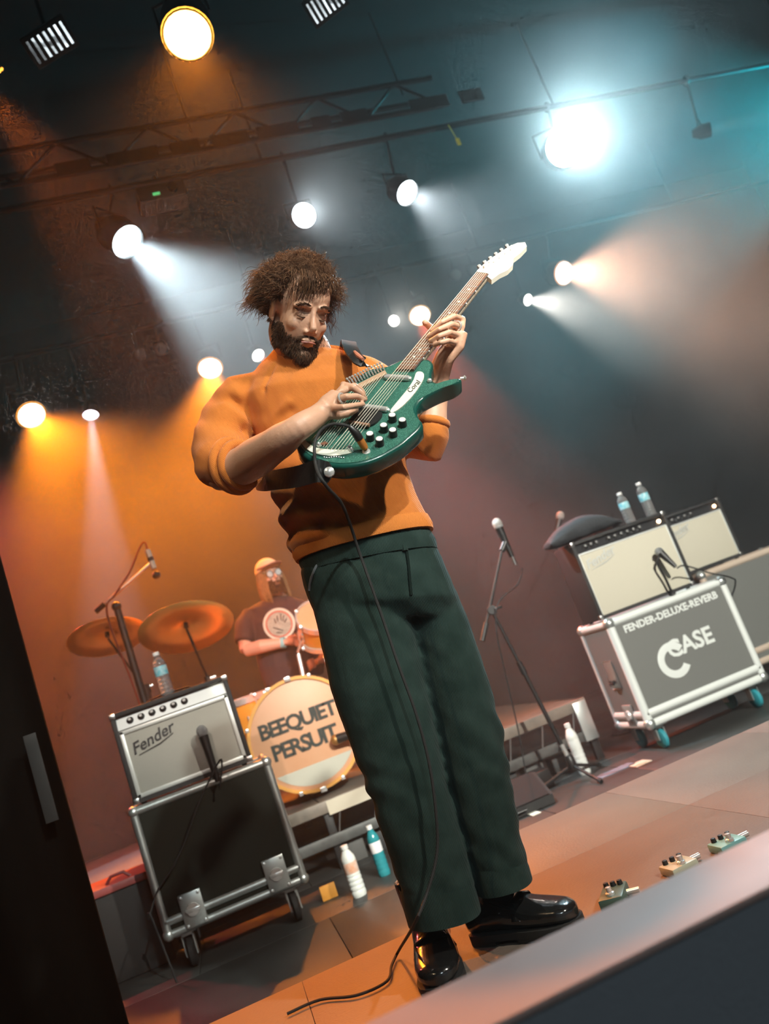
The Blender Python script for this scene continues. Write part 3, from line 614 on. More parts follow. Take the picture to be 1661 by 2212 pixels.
# ================================================================== odds and ends on the floor
t = thing('power_strip', 'black power box with three glowing orange lamps before the riser', 'power box', (1.55, 4.86, 0))
o = ORG[t.name]
part('housing', G().box(o + Vector((0, 0, 0.055)), (0.26, 0.14, 0.11), 0.008), BLK, t)
for k in range(3): part('lamp', G().lathe([(0.011, 0), (0.010, 0.006), (0.001, 0.008)], WY(1139 + 4.5 * k, 1678 + 7 * k, o.y - 0.071), (0, -1, 0), 12), mat('orange_led', (0.9, 0.4, 0.05), 0.4, emit=((1.0, 0.32, 0.02), 6)), t)
t = thing('floor_monitor', 'dark wedge floor monitor lying before the drum riser', 'monitor', (1.35, 4.55, 0))
part('cabinet', G().prism([(1.05, 4.40, 0.004), (1.05, 4.72, 0.004), (1.05, 4.72, 0.14), (1.05, 4.55, 0.16), (1.05, 4.40, 0.05)], (0.46, 0, 0)), TOLEX, t)
part('grille', G().prism([(1.07, 4.397, 0.055), (1.07, 4.545, 0.163), (1.07, 4.545, 0.168), (1.07, 4.392, 0.058)], (0.42, 0, 0)), IRON, t)
part('handle', G().tube([(1.22, 4.393, 0.03), (1.22, 4.380, 0.03), (1.34, 4.380, 0.03), (1.34, 4.393, 0.03)], 0.006), BLK, t)
q = WZ(1150, 1757, 0); solo('tape_strip', G().box((q.x, q.y, 0.0025), (0.05, 0.14, 0.004), 0.001), mat('white_tape', (0.8, 0.78, 0.66), 0.7), 'short white tape mark on the dark stage floor', 'tape')
q = WZ(715, 1942, 0); t = thing('orange_card', 'small orange card standing on the floor beside the black flight case', 'card', q)
part('card', G().box(q + Vector((0, 0, 0.036)), (0.078, 0.006, 0.07), 0.001), mat('orange_card', (0.85, 0.38, 0.06), 0.6), t); part('stand_fold', G().box(q + Vector((0, 0.02, 0.004)), (0.078, 0.04, 0.006), 0.001), mat('orange_card', (0, 0, 0)), t)
def pedal(label, c, yaw, size, m, group=None):
    c = Vector(c); R_ = Matrix.Rotation(yaw, 3, 'Z'); t = thing('effects_pedal', label, 'pedal', c, group)
    w, d, h = size
    part('housing', G().box(c + R_ @ Vector((0, 0, h / 2)), size, 0.005, R_), m, t)
    for s in (-1, 0, 1): part('knob', G().lathe([(0.007, 0), (0.006, 0.010), (0.001, 0.011)], c + R_ @ Vector((s * w * 0.28, d * 0.30, h)), n=10), BLK, t)
    part('footswitch', G().lathe([(0.011, 0), (0.011, 0.006), (0.007, 0.008), (0.007, 0.018), (0.001, 0.019)], c + R_ @ Vector((0, -d * 0.28, h)), n=12), CHR, t)
    part('jack', G().cyl(c + R_ @ Vector((w / 2 - 0.001, 0.01, h * 0.5)), c + R_ @ Vector((w / 2 + 0.03, 0.01, h * 0.5)), 0.007), CHR, t)
    return t
pedal('white effects pedal on the platform behind the pink ledge', WZ(1480, 1885, 0.25) + Vector((0, 0.02, 0)), 0.05, (0.075, 0.065, 0.022), mat('pedal_white', (0.42, 0.44, 0.34), 0.4))
pedal('pale cyan effects pedal on the platform beside the white one', WZ(1582, 1838, 0.25) + Vector((0.005, 0.02, 0)), 0.0, (0.075, 0.065, 0.022), mat('pedal_cyan', (0.18, 0.42, 0.42), 0.4))
pedal('dark green effects pedal at the tip of the black loafer', Vector((0.735, 1.99, 0.25)), -0.6, (0.06, 0.10, 0.03), mat('pedal_green', (0.06, 0.11, 0.09), 0.4))
q = WZ(1330, 1665, 0); solo('tape_strip', G().box((q.x, q.y, 0.0025), (0.22, 0.10, 0.004), 0.001), mat('slate_tape', (0.16, 0.19, 0.24), 0.7), 'slate blue tape patch on the floor before the lettered case', 'tape')
q = WZ(1382, 1650, 0); solo('tape_strip', G().box((q.x, q.y, 0.0025), (0.10, 0.11, 0.004), 0.001), mat('beige_tape', (0, 0, 0)), 'beige tape patch on the floor before the lettered case', 'tape')

# ================================================================== lighting rig
PIPE = mat('rig_pipe', (0.015, 0.015, 0.015), 0.5, 0.6)
CAN = mat('lamp_can', (0.02, 0.02, 0.02), 0.45, 0.3)
BARZ = 4.78
for (y, nm) in ((3.60, 'front black lighting bar hung across the stage'), (5.42, 'middle black lighting bar hung across the stage'), (7.55, 'rear black lighting bar hung across the stage')):
    t = thing('lighting_bar', nm, 'lighting bar', (2, y, BARZ))
    part('pipe', G().cyl((-4.0, y, BARZ), (8.4, y, BARZ), 0.024), PIPE, t)
    for xx in (-3.5, -1.0, 1.5, 4.0, 6.5): part('hanger', G().cyl((xx, y, BARZ), (xx, y, 5.6), 0.008), PIPE, t)
def lensmat(name, col, s):
    m = mat(name, (0.9, 0.9, 0.9), 0.3, emit=(col, s)); m.cycles.emission_sampling = 'NONE'; return m
def stage_light(label, px, py, Y, r, aim, col, glow, power, angle, rim=None, group=None, lit=True, blend=0.5, beam=None):
    c = WY(px, py, Y); aim = Vector(aim); d = (aim - c).normalized(); bar = Vector((c.x, Y, BARZ))
    t = thing('stage_light', label, 'stage light', bar, group)
    bk = c - d * (r * 2.6)
    part('can', G().lathe([(0.001, 0), (r * 0.55, 0), (r * 0.75, r * 0.5), (r * 1.12, r * 1.1), (r * 1.12, r * 2.68), (r * 1.05, r * 2.68), (r * 1.05, r * 1.3), (0.001, r * 1.25)], bk, d, 22), CAN, t)
    part('lens', G().lathe([(r * 1.04, -0.005), (r * 0.98, 0.0), (r * 0.6, r * 0.10), (0.001, r * 0.14)], c - d * (r * 0.12), d, 22), lensmat('lens_%s' % str((col, glow)), col, glow) if lit else mat('dark_lens', (0.25, 0.22, 0.2), 0.2), t)
    if rim: part('reflector_ring', G().torus(c, d, r * 1.06, r * 0.09, 24, 6), lensmat('ring_%s' % str(rim), rim[0], rim[1]), t)
    side = d.cross(UZ).normalized(); ym = c - d * r * 1.2
    part('yoke', G().tube([ym + side * r * 1.2, ym + side * r * 1.2 + UZ * r * 1.5, ym - side * r * 1.2 + UZ * r * 1.5, ym - side * r * 1.2], r * 0.09, 6), CAN, t)
    part('clamp', G().cyl(ym + UZ * r * 1.45, bar - UZ * 0.036, 0.010).torus(bar, (1, 0, 0), 0.036, 0.009, 18, 8), CAN, t)
    if power: spot('lamp_beam', c + d * 0.03, c + d * 3, power, beam or (col if not rim else rim[0]), angle, blend, r * 0.5, t)
    return t
DEEP = (1.0, 0.25, 0.010); WH = (0.80, 0.93, 1.0); RIM = ((1.0, 0.36, 0.02), 3.0)
WWH = (1.0, 0.95, 0.86)
GR = 'stage lights on the bars above the stage'
stage_light('big amber stage light on the front lighting bar', 405, 75, 3.60, 0.115, (0.15, 2.0, 0.8), WWH, 14, 750, 46, ((1.0, 0.42, 0.04), 4.0), beam=(1.0, 0.27, 0.02))
stage_light('amber stage light at the near end of the front lighting bar', -40, 180, 3.60, 0.11, (0.8, 5.2, 2.6), WWH, 12, 450, 50, ((1.0, 0.36, 0.03), 3.0), beam=(1.0, 0.18, 0.01))
stage_light('blue-white stage light throwing a wide beam from the middle lighting bar', 275, 522, 5.42, 0.115, WY(660, 800, 4.7), (0.72, 0.92, 1.0), 14, 1300, 48, blend=0.8)
stage_light('white oval stage light above the guitarist on the middle lighting bar', 657, 465, 5.42, 0.085, (1.5, 1.4, 2.2), WH, 12, 200, 40)
stage_light('white stage light above the guitar headstock on the middle lighting bar', 880, 417, 5.42, 0.090, (3.2, 3.0, 1.0), WH, 12, 330, 60, blend=0.9)
stage_light('dazzling blue-white stage light with the widest halo on the middle lighting bar', 1220, 318, 5.42, 0.145, (1.1, -1.0, 1.25), (0.62, 0.90, 1.0), 20, 2500, 54, blend=0.9)
stage_light('narrow white stage light seen edge-on at the far end of the middle lighting bar', 1533, 280, 5.42, 0.055, (8.0, 4.0, 3.6), WH, 12, 80, 24)
stage_light('amber stage light low behind the drum kit', 68, 897, 7.55, 0.115, (0.3, 4.9, 0.9), WWH, 12, 1150, 52, RIM, beam=DEEP)
stage_light('small white stage light with a purple beam behind the cymbals', 196, 897, 7.55, 0.065, (-0.75, 6.0, 0.4), (0.95, 0.85, 1.0), 12, 700, 16)
stage_light('amber stage light beside the guitarist\'s shoulder on the rear lighting bar', 454, 796, 7.55, 0.105, (0.2, 5.3, 1.2), WWH, 12, 1000, 46, RIM, beam=DEEP)
stage_light('small white stage light touching the guitarist\'s shoulder line on the rear bar', 558, 768, 7.55, 0.058, (2.2, 4.72, 0.85), WWH, 12, 1500, 17, beam=(1.0, 0.10, 0.05))
stage_light('small white stage light next to the amber one behind the guitar neck', 851, 693, 7.55, 0.050, (1.5, 1.0, 1.5), WWH, 12, 60, 30)
stage_light('pale amber stage light behind the fretting hand', 907, 682, 7.55, 0.098, (2.1, 4.75, 0.75), WWH, 12, 500, 24, ((1.0, 0.5, 0.15), 3.0), beam=(1.0, 0.14, 0.04))
stage_light('small white stage light beyond the guitar headstock on the rear bar', 1141, 648, 7.55, 0.055, (5.2, 3.4, 1.0), WWH, 12, 500, 46, blend=0.9)
stage_light('pinkish amber stage light throwing a soft beam over the right amplifiers', 1218, 590, 7.55, 0.112, (5.6, 3.6, 1.8), WWH, 12, 1000, 60, ((1.0, 0.42, 0.18), 3.0), beam=(1.0, 0.55, 0.36), blend=0.9)
for pr_, lb_, gr_ in ((((303, 765), (349, 753)), 'small unlit stage light between the purple-beam lamp and the amber lamp beside the shoulder', 'pair of unlit lamps between the purple beam and the shoulder'),
                 (((985, 594), (1025, 585)), 'small unlit stage light behind the guitar neck', 'pair of unlit lamps behind the guitar neck')):
    for (x_, y_) in pr_: stage_light(lb_, x_, y_, 7.55, 0.055, (1.0, 0.0, 1.0), WWH, 0, 0, 0, lit=False, group=gr_)
# lamps of the same rig beyond the frame
stage_light('teal stage light beyond the edge-on white one on the middle lighting bar', 1930, 210, 5.42, 0.11, (3.4, 7.2, 4.7), (0.0, 0.50, 0.62), 10, 1150, 80)
stage_light('red stage light over the wing on the rear lighting bar', -330, 930, 7.55, 0.10, (-0.6, 5.2, 0.4), (1.0, 0.12, 0.12), 8, 700, 50)
def led_panel(label, px, py, Y, w, h, roll):
    c = WY(px, py, Y); d = (Vector((0.2, 0, 0.5)) - c).normalized(); x = d.cross(UZ).normalized(); x = -x if x.x < 0 else x; y = x.cross(-d).normalized() * -1
    y = (UZ - d * UZ.dot(d)).normalized(); Rm = Matrix((x, y, -d)).transposed() @ Matrix.Rotation(roll, 3, 'Z')
    bar = Vector((c.x, Y, BARZ)); t = thing('led_panel', label, 'stage light', bar)
    part('housing', G().box(c - d * 0.03, (w * 1.1, h * 1.15, 0.06), 0.008, Rm), CAN, t)
    for k in range(7):
        part('led_strip', G().box(c + Rm @ Vector(((k - 3) * w / 7, 0, 0.006)), (w / 12, h * 0.85, 0.012), 0.003, Rm), lensmat('led_white', (0.85, 0.95, 1.0), 2.2), t)
    part('bracket', G().cyl(c - d * 0.05, bar - UZ * 0.036, 0.010).torus(bar, (1, 0, 0), 0.036, 0.009, 18, 8), CAN, t)
led_panel('striped white LED panel near the end of the front lighting bar', 108, 92, 3.60, 0.22, 0.13, 0.35)
led_panel('striped white LED panel at the middle of the front lighting bar', 703, 8, 3.60, 0.20, 0.13, 0.2)
# box truss across the stage
TR = mat('truss_metal', (0.03, 0.026, 0.024), 0.6, 0.2)
t = thing('box_truss', 'dim grey box truss with boxed panels spanning the ceiling', 'truss', (2, 5.07, 4.62))
for dy in (-0.12, 0.12):
    for dz in (0, 0.24): part('chord', G().cyl((-3.9, 5.07 + dy, 4.62 + dz), (2.8, 5.07 + dy, 4.62 + dz), 0.02, n=8), TR, t)
for k in range(22):
    x0 = -3.8 + k * 0.3; s = 1 if k % 2 else -1
    part('lacing', G().cyl((x0, 5.07 - 0.12, 4.62 + (0.24 if s > 0 else 0)), (x0 + 0.3, 5.07 - 0.12, 4.62 + (0 if s > 0 else 0.24)), 0.011, n=6), TR, t)
for xx in (-3, 1, 2.6): part('hanger', G().cyl((xx, 5.07, 4.86), (xx, 5.07, 5.6), 0.008), TR, t)
for k, (a, w) in enumerate(((0.05, 0.22), (0.38, 0.34), (0.80, 0.20), (1.08, 0.26), (1.40, 0.30), (1.80, 0.14), (2.02, 0.20), (2.55, 0.30), (2.95, 0.18))):
    part('panel', G().bb(a, a + w, 4.93, 4.946, 4.60, 4.70, 0.003), TR, t)
c = WY(350, 428, 5.36)
t = thing('projector', 'grey box projector hanging above the blue-white stage light', 'projector', c + UZ * 0.1)
part('housing', G().box(c, (0.34, 0.18, 0.13), 0.012), mat('projector_grey', (0.14, 0.13, 0.12), 0.6), t)
part('lens', G().cyl(c + Vector((0.08, -0.09, 0)), c + Vector((0.08, -0.115, 0)), 0.035), BLK, t)
part('status_lamp', G().box(c + Vector((-0.04, -0.092, -0.02)), (0.05, 0.006, 0.02), 0.002), mat('green_led', (0.1, 0.6, 0.2), 0.4, emit=((0.15, 0.9, 0.3), 0.6)), t)
part('mount', G().cyl(c + UZ * 0.06, Vector((c.x, 5.42, BARZ - 0.036)), 0.010).torus((c.x, 5.42, BARZ), (1, 0, 0), 0.036, 0.009, 18, 8), CAN, t)
solo('flag_tag', G().box(WY(990, 306, 5.35), (0.03, 0.01, 0.06), 0.002).cyl(WY(990, 306, 5.35), Vector((WY(990, 306, 5.35).x, 5.392, 4.77)), 0.003), mat('yellow_tag', (0.8, 0.75, 0.1), 0.5, emit=((0.8, 0.75, 0.1), 0.15)), 'small yellow tag hanging from the middle lighting bar', 'tag')  # faint glow added to the tag, which is no lamp

# ================================================================== the guitar (frame first: the hands need it)
def cb(x, y, t): return EX * x - EU * y - Fw * t          # image right, image down, toward the lens
GN = cb(-0.10, -0.69, 0.71).normalized()
GA = cb(0.555, -0.634, -0.538); GA = (GA - GN * GA.dot(GN)).normalized()
GW = GN.cross(GA); GW = GW if GW.dot(EX) > 0 else -GW
GO = WF(716, 973, 1.76)
def gp(px, py, lift=0.0): return WP(px, py, GO + GN * lift, GN)
def g2(cx, cy, lift=0.0): return gp(630 + 0.2288 * cx, 760 + 0.2288 * cy, lift)
def g3(cx, cy, lift=0.0): return gp(840 + 0.1927 * cx, 500 + 0.1927 * cy, lift)
CRK = mat('green_crackle', (0.012, 0.070, 0.052), 0.3, coat=0.3, voro=(300, (0.07, 0.21, 0.16)))
GRN = mat('green_lacquer', (0.006, 0.065, 0.05), 0.25, coat=0.4)
CREAM = mat('cream_plastic', (0.74, 0.72, 0.60), 0.4)
ROSE = mat('rosewood', (0.20, 0.085, 0.05), 0.45, var=(60, 0.5, (0.10, 0.04, 0.025)))
MAPLE = mat('pale_neck', (0.78, 0.70, 0.55), 0.35)
STR = mat('string_steel', (0.85, 0.80, 0.66), 0.35, 0.2)
gt = thing('electric_sitar_guitar', 'green crackle-finished electric sitar guitar held by the guitarist', 'guitar', GO - GN * 0.05)
def smooth_outline(P, n=5):
    P = [Vector(p) for p in P]; m = len(P); out = []
    for i in range(m):
        p0, p1, p2, p3 = P[i - 1], P[i], P[(i + 1) % m], P[(i + 2) % m]
        for k in range(n):
            t = k / n; out.append(0.5 * ((2 * p1) + (p2 - p0) * t + (2 * p0 - 5 * p1 + 4 * p2 - p3) * t * t + (3 * p1 - p0 - 3 * p2 + p3) * t ** 3))
    return out
OUT = [(985, 92), (1060, 62), (1200, 66), (1290, 66), (1335, 105), (1322, 190), (1330, 262), (1390, 288), (1480, 265), (1575, 246), (1602, 262), (1545, 300), (1440, 338), (1330, 392), (1245, 442), (1200, 498), (1184, 560), (1205, 625), (1238, 680), (1210, 735), (1135, 805), (1040, 885), (940, 946), (830, 1004), (690, 1052), (540, 1078), (400, 1078), (270, 1052), (150, 1002), (70, 935), (42, 865), (75, 780), (160, 690), (280, 560), (400, 450), (500, 370), (600, 270), (700, 172), (800, 146), (900, 128)]
ol = smooth_outline([g2(*p) for p in OUT], 4)
cen = sum(ol, Vector()) / len(ol)
TH = 0.042
# rounded-over edge: rings from face inset to back
def inset(k): return [p + (cen - p).normalized() * k for p in ol]
g = G(); n_ = len(ol)
rings = [inset(0.007), [p - GN * 0.0025 for p in inset(0.002)], [p - GN * 0.007 for p in ol], [p - GN * (TH - 0.007) for p in ol], [p - GN * (TH - 0.002) for p in inset(0.003)], [p - GN * TH for p in inset(0.009)]]
part('body_side', g.loft(rings), GRN, gt, sharp=50)
part('top_face', G().prism([p + GN * 0.0012 for p in inset(0.010)], -GN * 0.002), CRK, gt, label='green crackle top')
def plate(name, pts, lift, th, m, sm=True, par=None, label=None):
    q = [g2(*p, 0.0) for p in pts]; q = smooth_outline(q, 4) if sm else q
    return part(name, G().prism([p + GN * (lift + th) for p in q], -GN * th), m, par or gt, label=label)
plate('pickguard', [(1180, 205), (1235, 205), (1250, 250), (1208, 335), (1130, 440), (1040, 530), (965, 580), (932, 568), (1000, 480), (1090, 370), (1150, 280)], 0.001, 0.003, CREAM)
text('Coral', 0.020, frame(g2(1150, 330, 0.0045), GA, -GW), 0.0004, BLK, gt, 'pickguard_script', shear=0.3)
plate('tail_plate', [(80, 840), (112, 806), (150, 868), (230, 918), (340, 934), (450, 940), (540, 938), (578, 950), (540, 974), (400, 996), (260, 982), (150, 935)], 0.001, 0.004, CREAM)
plate('bridge_plate', [(545, 690), (560, 640), (640, 562), (740, 570), (852, 592), (835, 650), (752, 712), (640, 706)], 0.001, 0.006, BLK)
for (a, b) in (((890, 238), (1112, 252)), ((632, 512), (905, 548))):
    p, q = g2(*a, 0.006), g2(*b, 0.006)
    pk = part('lipstick_pickup', G().tube([p, lerp(p, q, 0.02), lerp(p, q, 0.98), q], [0.004, 0.0075, 0.0075, 0.004], 12), CHR, gt)
    for e in (p, q): part('pickup_screw', G().lathe([(0.005, -0.004), (0.005, 0.003), (0.001, 0.005)], e, GN, 10), CHR, pk)
for (x, y) in ((955, 652), (1050, 698), (875, 748), (960, 793), (745, 828), (835, 878)):
    p = g2(x, y, 0.001); k = part('control_knob', G().lathe([(0.0095, 0), (0.0092, 0.012), (0.0085, 0.0175), (0.001, 0.0175)], p, GN, 18), BLK, gt)
    part('knob_cap', G().lathe([(0.0078, 0.0172), (0.0074, 0.0186), (0.001, 0.019)], p, GN, 18), mat('knob_silver', (0.8, 0.8, 0.76), 0.3, 0.15), k)
# wooden harp-tuner strip with its pegs
p, q = g2(585, 338, 0.004), g2(893, 192, 0.004)
ts = part('tuner_strip', G().prism([g2(*c, 0.008) for c in ((560, 335), (880, 172), (900, 205), (600, 365))], -GN * 0.008), mat('strip_wood', (0.40, 0.26, 0.17), 0.5), gt)
for k in range(13):
    b0 = g2(lerp(562, 872, k / 12), lerp(318, 168, k / 12), 0.002); part('harp_tuner', G().cyl(b0, b0 + GN * 0.014 - GW * 0.006, 0.0022, n=8).ell(b0 + GN * 0.016 - GW * 0.010, (0.0032, 0.0032, 0.0032), n=8), CHR, ts)
# neck, fingerboard, frets, headstock
fb0a, fb0b = g2(985, 192), g2(1152, 192); nta, ntb = g3(990, 484), g3(1112, 502)
part('neck', G().loft([[a + GN * 0.003, b + GN * 0.003, lerp(a, b, 1.02) - GN * 0.010, lerp(a, b, 0.82) - GN * 0.020, lerp(a, b, 0.5) - GN * 0.024, lerp(a, b, 0.18) - GN * 0.020, lerp(a, b, -0.02) - GN * 0.010] for a, b in ((lerp(fb0a, nta, 0.0), lerp(fb0b, ntb, 0.0)), (lerp(fb0a, nta, 0.5), lerp(fb0b, ntb, 0.5)), (nta, ntb))]), MAPLE, gt, sharp=50)
FL = 0.009
fbd = part('fingerboard', G().prism([fb0a + GN * FL, fb0b + GN * FL, ntb + GN * FL, nta + GN * FL], -GN * 0.006), ROSE, gt)
part('binding', G().tube([fb0b + GN * 0.006, ntb + GN * 0.006], 0.0022, 6), mat('dark_binding', (0.05, 0.04, 0.035), 0.5), fbd)
for k in range(1, 20):
    f_ = 1 - (1 - 2 ** (-k / 12)) / (1 - 2 ** (-20.4 / 12)); a, b = lerp(fb0a, nta, f_), lerp(fb0b, ntb, f_)
    part('fret', G().tube([a + GN * FL, b + GN * FL], 0.0011, 5), CHR, fbd)
for k in (3, 5, 7, 9, 12, 15, 17):
    f0_ = 1 - (1 - 2 ** (-(k - 0.5) / 12)) / (1 - 2 ** (-20.4 / 12)); c_ = lerp(lerp(fb0a, nta, f0_), lerp(fb0b, ntb, f0_), 0.5)
    part('inlay', G().lathe([(0.0035, 0.0), (0.0035, 0.0007), (0.001, 0.0007)], c_ + GN * FL, GN, 10), CREAM, fbd)
    part('side_dot', G().box(lerp(fb0b, ntb, f0_) + GN * 0.006 + GW * 0.002, (0.0035, 0.0035, 0.0035), 0.0008), CREAM, fbd)
hs = [(970, 470), (1000, 428), (1065, 365), (1150, 300), (1250, 230), (1350, 168), (1440, 128), (1525, 122), (1545, 165), (1475, 240), (1396, 300), (1388, 372), (1330, 432), (1240, 474), (1150, 540), (1108, 506)]
part('headstock', G().prism([g3(*p, 0.004) for p in hs], -GN * 0.015), mat('white_headstock', (0.86, 0.82, 0.70), 0.35), gt)
part('nut', G().tube([nta + GN * 0.010, ntb + GN * 0.010], 0.0035, 6), CREAM, gt)
PEG = [(1040 + 62 * k, 428 - 46 * k) for k in range(6)]
for (x, y) in PEG:
    p = g3(x + 26, y + 8, 0.004); pg = part('tuner_post', G().cyl(p, p + GN * 0.014, 0.004, 0.003, 8), CHR, gt)
    e = g3(x - 30, y - 36, -0.004); part('tuner_button', G().tube([p - GN * 0.010, lerp(p, e, 0.6) - GN * 0.004, e], [0.003, 0.003, 0.007], 8), CHR, pg)
# strings over the bridge to the nut
for k in range(6):
    t_ = (k + 0.5) / 6; tail = g2(lerp(352, 545, t_), lerp(926, 938, t_), 0.006); br = g2(lerp(560, 720, t_), lerp(668, 692, t_), 0.014)
    nt_ = lerp(nta, ntb, 0.08 + 0.84 * k / 5) + GN * 0.0135
    pth = [tail, br, nt_, g3(PEG[k][0] + 26, PEG[k][1] + 8, 0.014)]
    part('string', G().tube(pth, 0.00075 - 0.00006 * k, 5), STR, gt)
for k in range(9):
    t_ = k / 8; part('sympathetic_string', G().tube([g2(lerp(175, 335, t_), lerp(850, 915, t_), 0.005), g2(lerp(590, 880, t_), lerp(345, 200, t_), 0.009)], 0.0005, 4), STR, gt)
bridge = part('bridge', G().tube([g2(545, 664, 0.010), g2(735, 694, 0.010)], 0.0045, 8), mat('bridge_wood', (0.25, 0.12, 0.07), 0.5), gt)
part('wood_block', G().prism([g2(*c, 0.006) for c in ((268, 868), (300, 880), (345, 862), (310, 842))], -GN * 0.006), ROSE, gt)
for c in ((258, 892), (548, 918), (568, 938)): part('post_screw', G().lathe([(0.005, 0), (0.005, 0.006), (0.003, 0.010), (0.001, 0.011)], g2(*c, 0.003), GN, 10), CHR, gt)
for k in range(9): part('plate_screw', G().ell(g2(lerp(308, 490, k / 8), 996 + 4 * sin(k), 0.002), (0.0022,) * 3, n=6), STL, gt)
part('horn_button', G().lathe([(0.005, 0), (0.004, 0.008), (0.007, 0.012), (0.001, 0.016)], g2(1590, 255, -0.018), (GW * 0.7 + GA * 0.7), 12), CHR, gt)
part('cutaway_button', G().ell(g2(1302, 272, 0.004), (0.006,) * 3, n=10), CHR, gt)
jk = g2(705, 945, 0.0); part('jack_plate', G().lathe([(0.009, 0), (0.009, 0.002), (0.005, 0.003), (0.005, 0.006), (0.001, 0.006)], jk, GN, 14), CHR, gt)
# plug and lead
t = thing('guitar_lead', 'black guitar lead looping from the jack and falling along the trousers', 'cable', jk)
p0 = jk + GN * 0.0065; p1 = gp(776, 948, 0.030); p2 = gp(768, 935, 0.045)
part('plug_collar', G().tube([p0 + GN * 0.0015, lerp(p0, p1, 0.3), p1], [0.006, 0.0085, 0.0085], 12), mat('copper_plug', (0.75, 0.28, 0.06), 0.35, 0.6), t)
part('plug_boot', G().tube([p1, p2, gp(756, 922, 0.055)], [0.010, 0.0095, 0.006], 12), BLK, t)
lp = [gp(756, 922, 0.055), gp(738, 917, 0.065), gp(715, 917, 0.065), gp(695, 928, 0.06), gp(682, 950, 0.05), gp(679, 975, 0.045), gp(682, 1005, 0.03), WF(690, 1028, 1.64), WF(710, 1056, 1.66), WF(738, 1088, 1.76), WF(757, 1135, 1.85), WF(775, 1190, 1.888), WF(800, 1260, 1.895), WF(828, 1340, 1.905), WF(862, 1440, 1.91), WF(898, 1540, 1.915), WF(925, 1640, 1.92), WF(940, 1740, 1.92), WF(944, 1840, 1.92), WF(922, 1930, 1.90), WF(893, 2000, 1.885), WZ(862, 2052, 0.275), WZ(846, 2085, 0.259), WZ(835, 2120, 0.2575), WZ(770, 2150, 0.2575), WZ(690, 2160, 0.2575), WZ(620, 2190, 0.2575)]
part('lead', G().tube(spline(lp, 6), 0.0036, 8), RUB, t)

# ================================================================== the guitarist
HR = random.Random(11)
SKIN = mat('skin', (0.58, 0.33, 0.22), 0.5, var=(30, 0.25, (0.50, 0.24, 0.16)), bump=(220, 0.12), sss=0.05)
KNIT = mat('orange_knit', (0.60, 0.18, 0.028), 0.85, wave=(115, 0.5, (0.3, 0.2, 0.5)), bump=(90, 0.2), var=(14, 0.25, (0.50, 0.14, 0.018)), sheen=0.2, spec=0.2)
CORD = mat('green_black_corduroy', (0.009, 0.023, 0.019), 0.85, wave=(95, 0.5, (0, 0, 0.35)), var=(16, 0.6, (0.026, 0.048, 0.042)), sheen=0.04, spec=0.2)
LEA = mat('black_leather', (0.010, 0.010, 0.010), 0.18, coat=0.6, bump=(40, 0.15))
HAIRM = mat('brown_hair', (0.085, 0.038, 0.017), 0.65, var=(50, 0.7, (0.21, 0.095, 0.04)), spec=0.3)
BEARD = mat('brown_beard', (0.06, 0.028, 0.014), 0.75, var=(60, 0.5, (0.12, 0.06, 0.03)), spec=0.2)
man = thing('person', 'guitarist in orange knit sweater and dark corduroy trousers looking down at a green guitar', 'person', WZ(1035, 2065, 0.25))
def ring2(L, R, F, b, n=28, pw=2.4, yaw=0.0):
    L = WF(L[0], L[1], F); R = WF(R[0], R[1], F); c = (L + R) / 2; h = (R - L) / 2
    d = (Fh - h * (Fh.dot(h) / h.dot(h))).normalized() * b; out = []
    for j in range(n):
        a = 2 * pi * j / n; ca, sa = cos(a), sin(a)
        out.append(c + h * (math.copysign(abs(ca) ** (2 / pw), ca)) + d * (math.copysign(abs(sa) ** (2 / pw), sa)))
    return out
FT = 2.06
# --- sweater
tor = G().loft([ring2((652, 1205), (918, 1130), FT, 0.11), ring2((636, 1212), (934, 1136), FT, 0.135), ring2((622, 1168), (914, 1100), FT, 0.135), ring2((606, 1112), (896, 1062), FT, 0.13), ring2((584, 1050), (882, 1012), FT, 0.125), ring2((566, 985), (872, 955), FT, 0.122), ring2((550, 920), (868, 890), FT, 0.122), ring2((532, 865), (860, 838), FT, 0.12), ring2((534, 828), (850, 806), FT + 0.01, 0.098), ring2((556, 800), (818, 786), FT + 0.02, 0.085), ring2((580, 776), (776, 776), FT + 0.035, 0.074), ring2((594, 760), (748, 768), FT + 0.045, 0.066)])
def arm(pts, radii, n=18): return [Vector(p) for p in pts], radii
sl = G()
sl.tube([WF(570, 838, FT), WF(528, 856, FT), WF(505, 895, FT + 0.01), WF(488, 930, FT - 0.01), WF(476, 970, FT - 0.04), WF(480, 998, FT - 0.08), WF(500, 1004, FT - 0.10)], [0.050, 0.066, 0.074, 0.075, 0.074, 0.071, 0.062], 20)
sl.tube([WF(828, 828, FT), WF(858, 870, FT + 0.01), WF(885, 920, FT + 0.02), WF(908, 958, FT + 0.01), WF(922, 962, FT), WF(930, 938, FT - 0.01), WF(932, 918, FT - 0.012)], [0.068, 0.068, 0.062, 0.056, 0.052, 0.046, 0.040], 20)
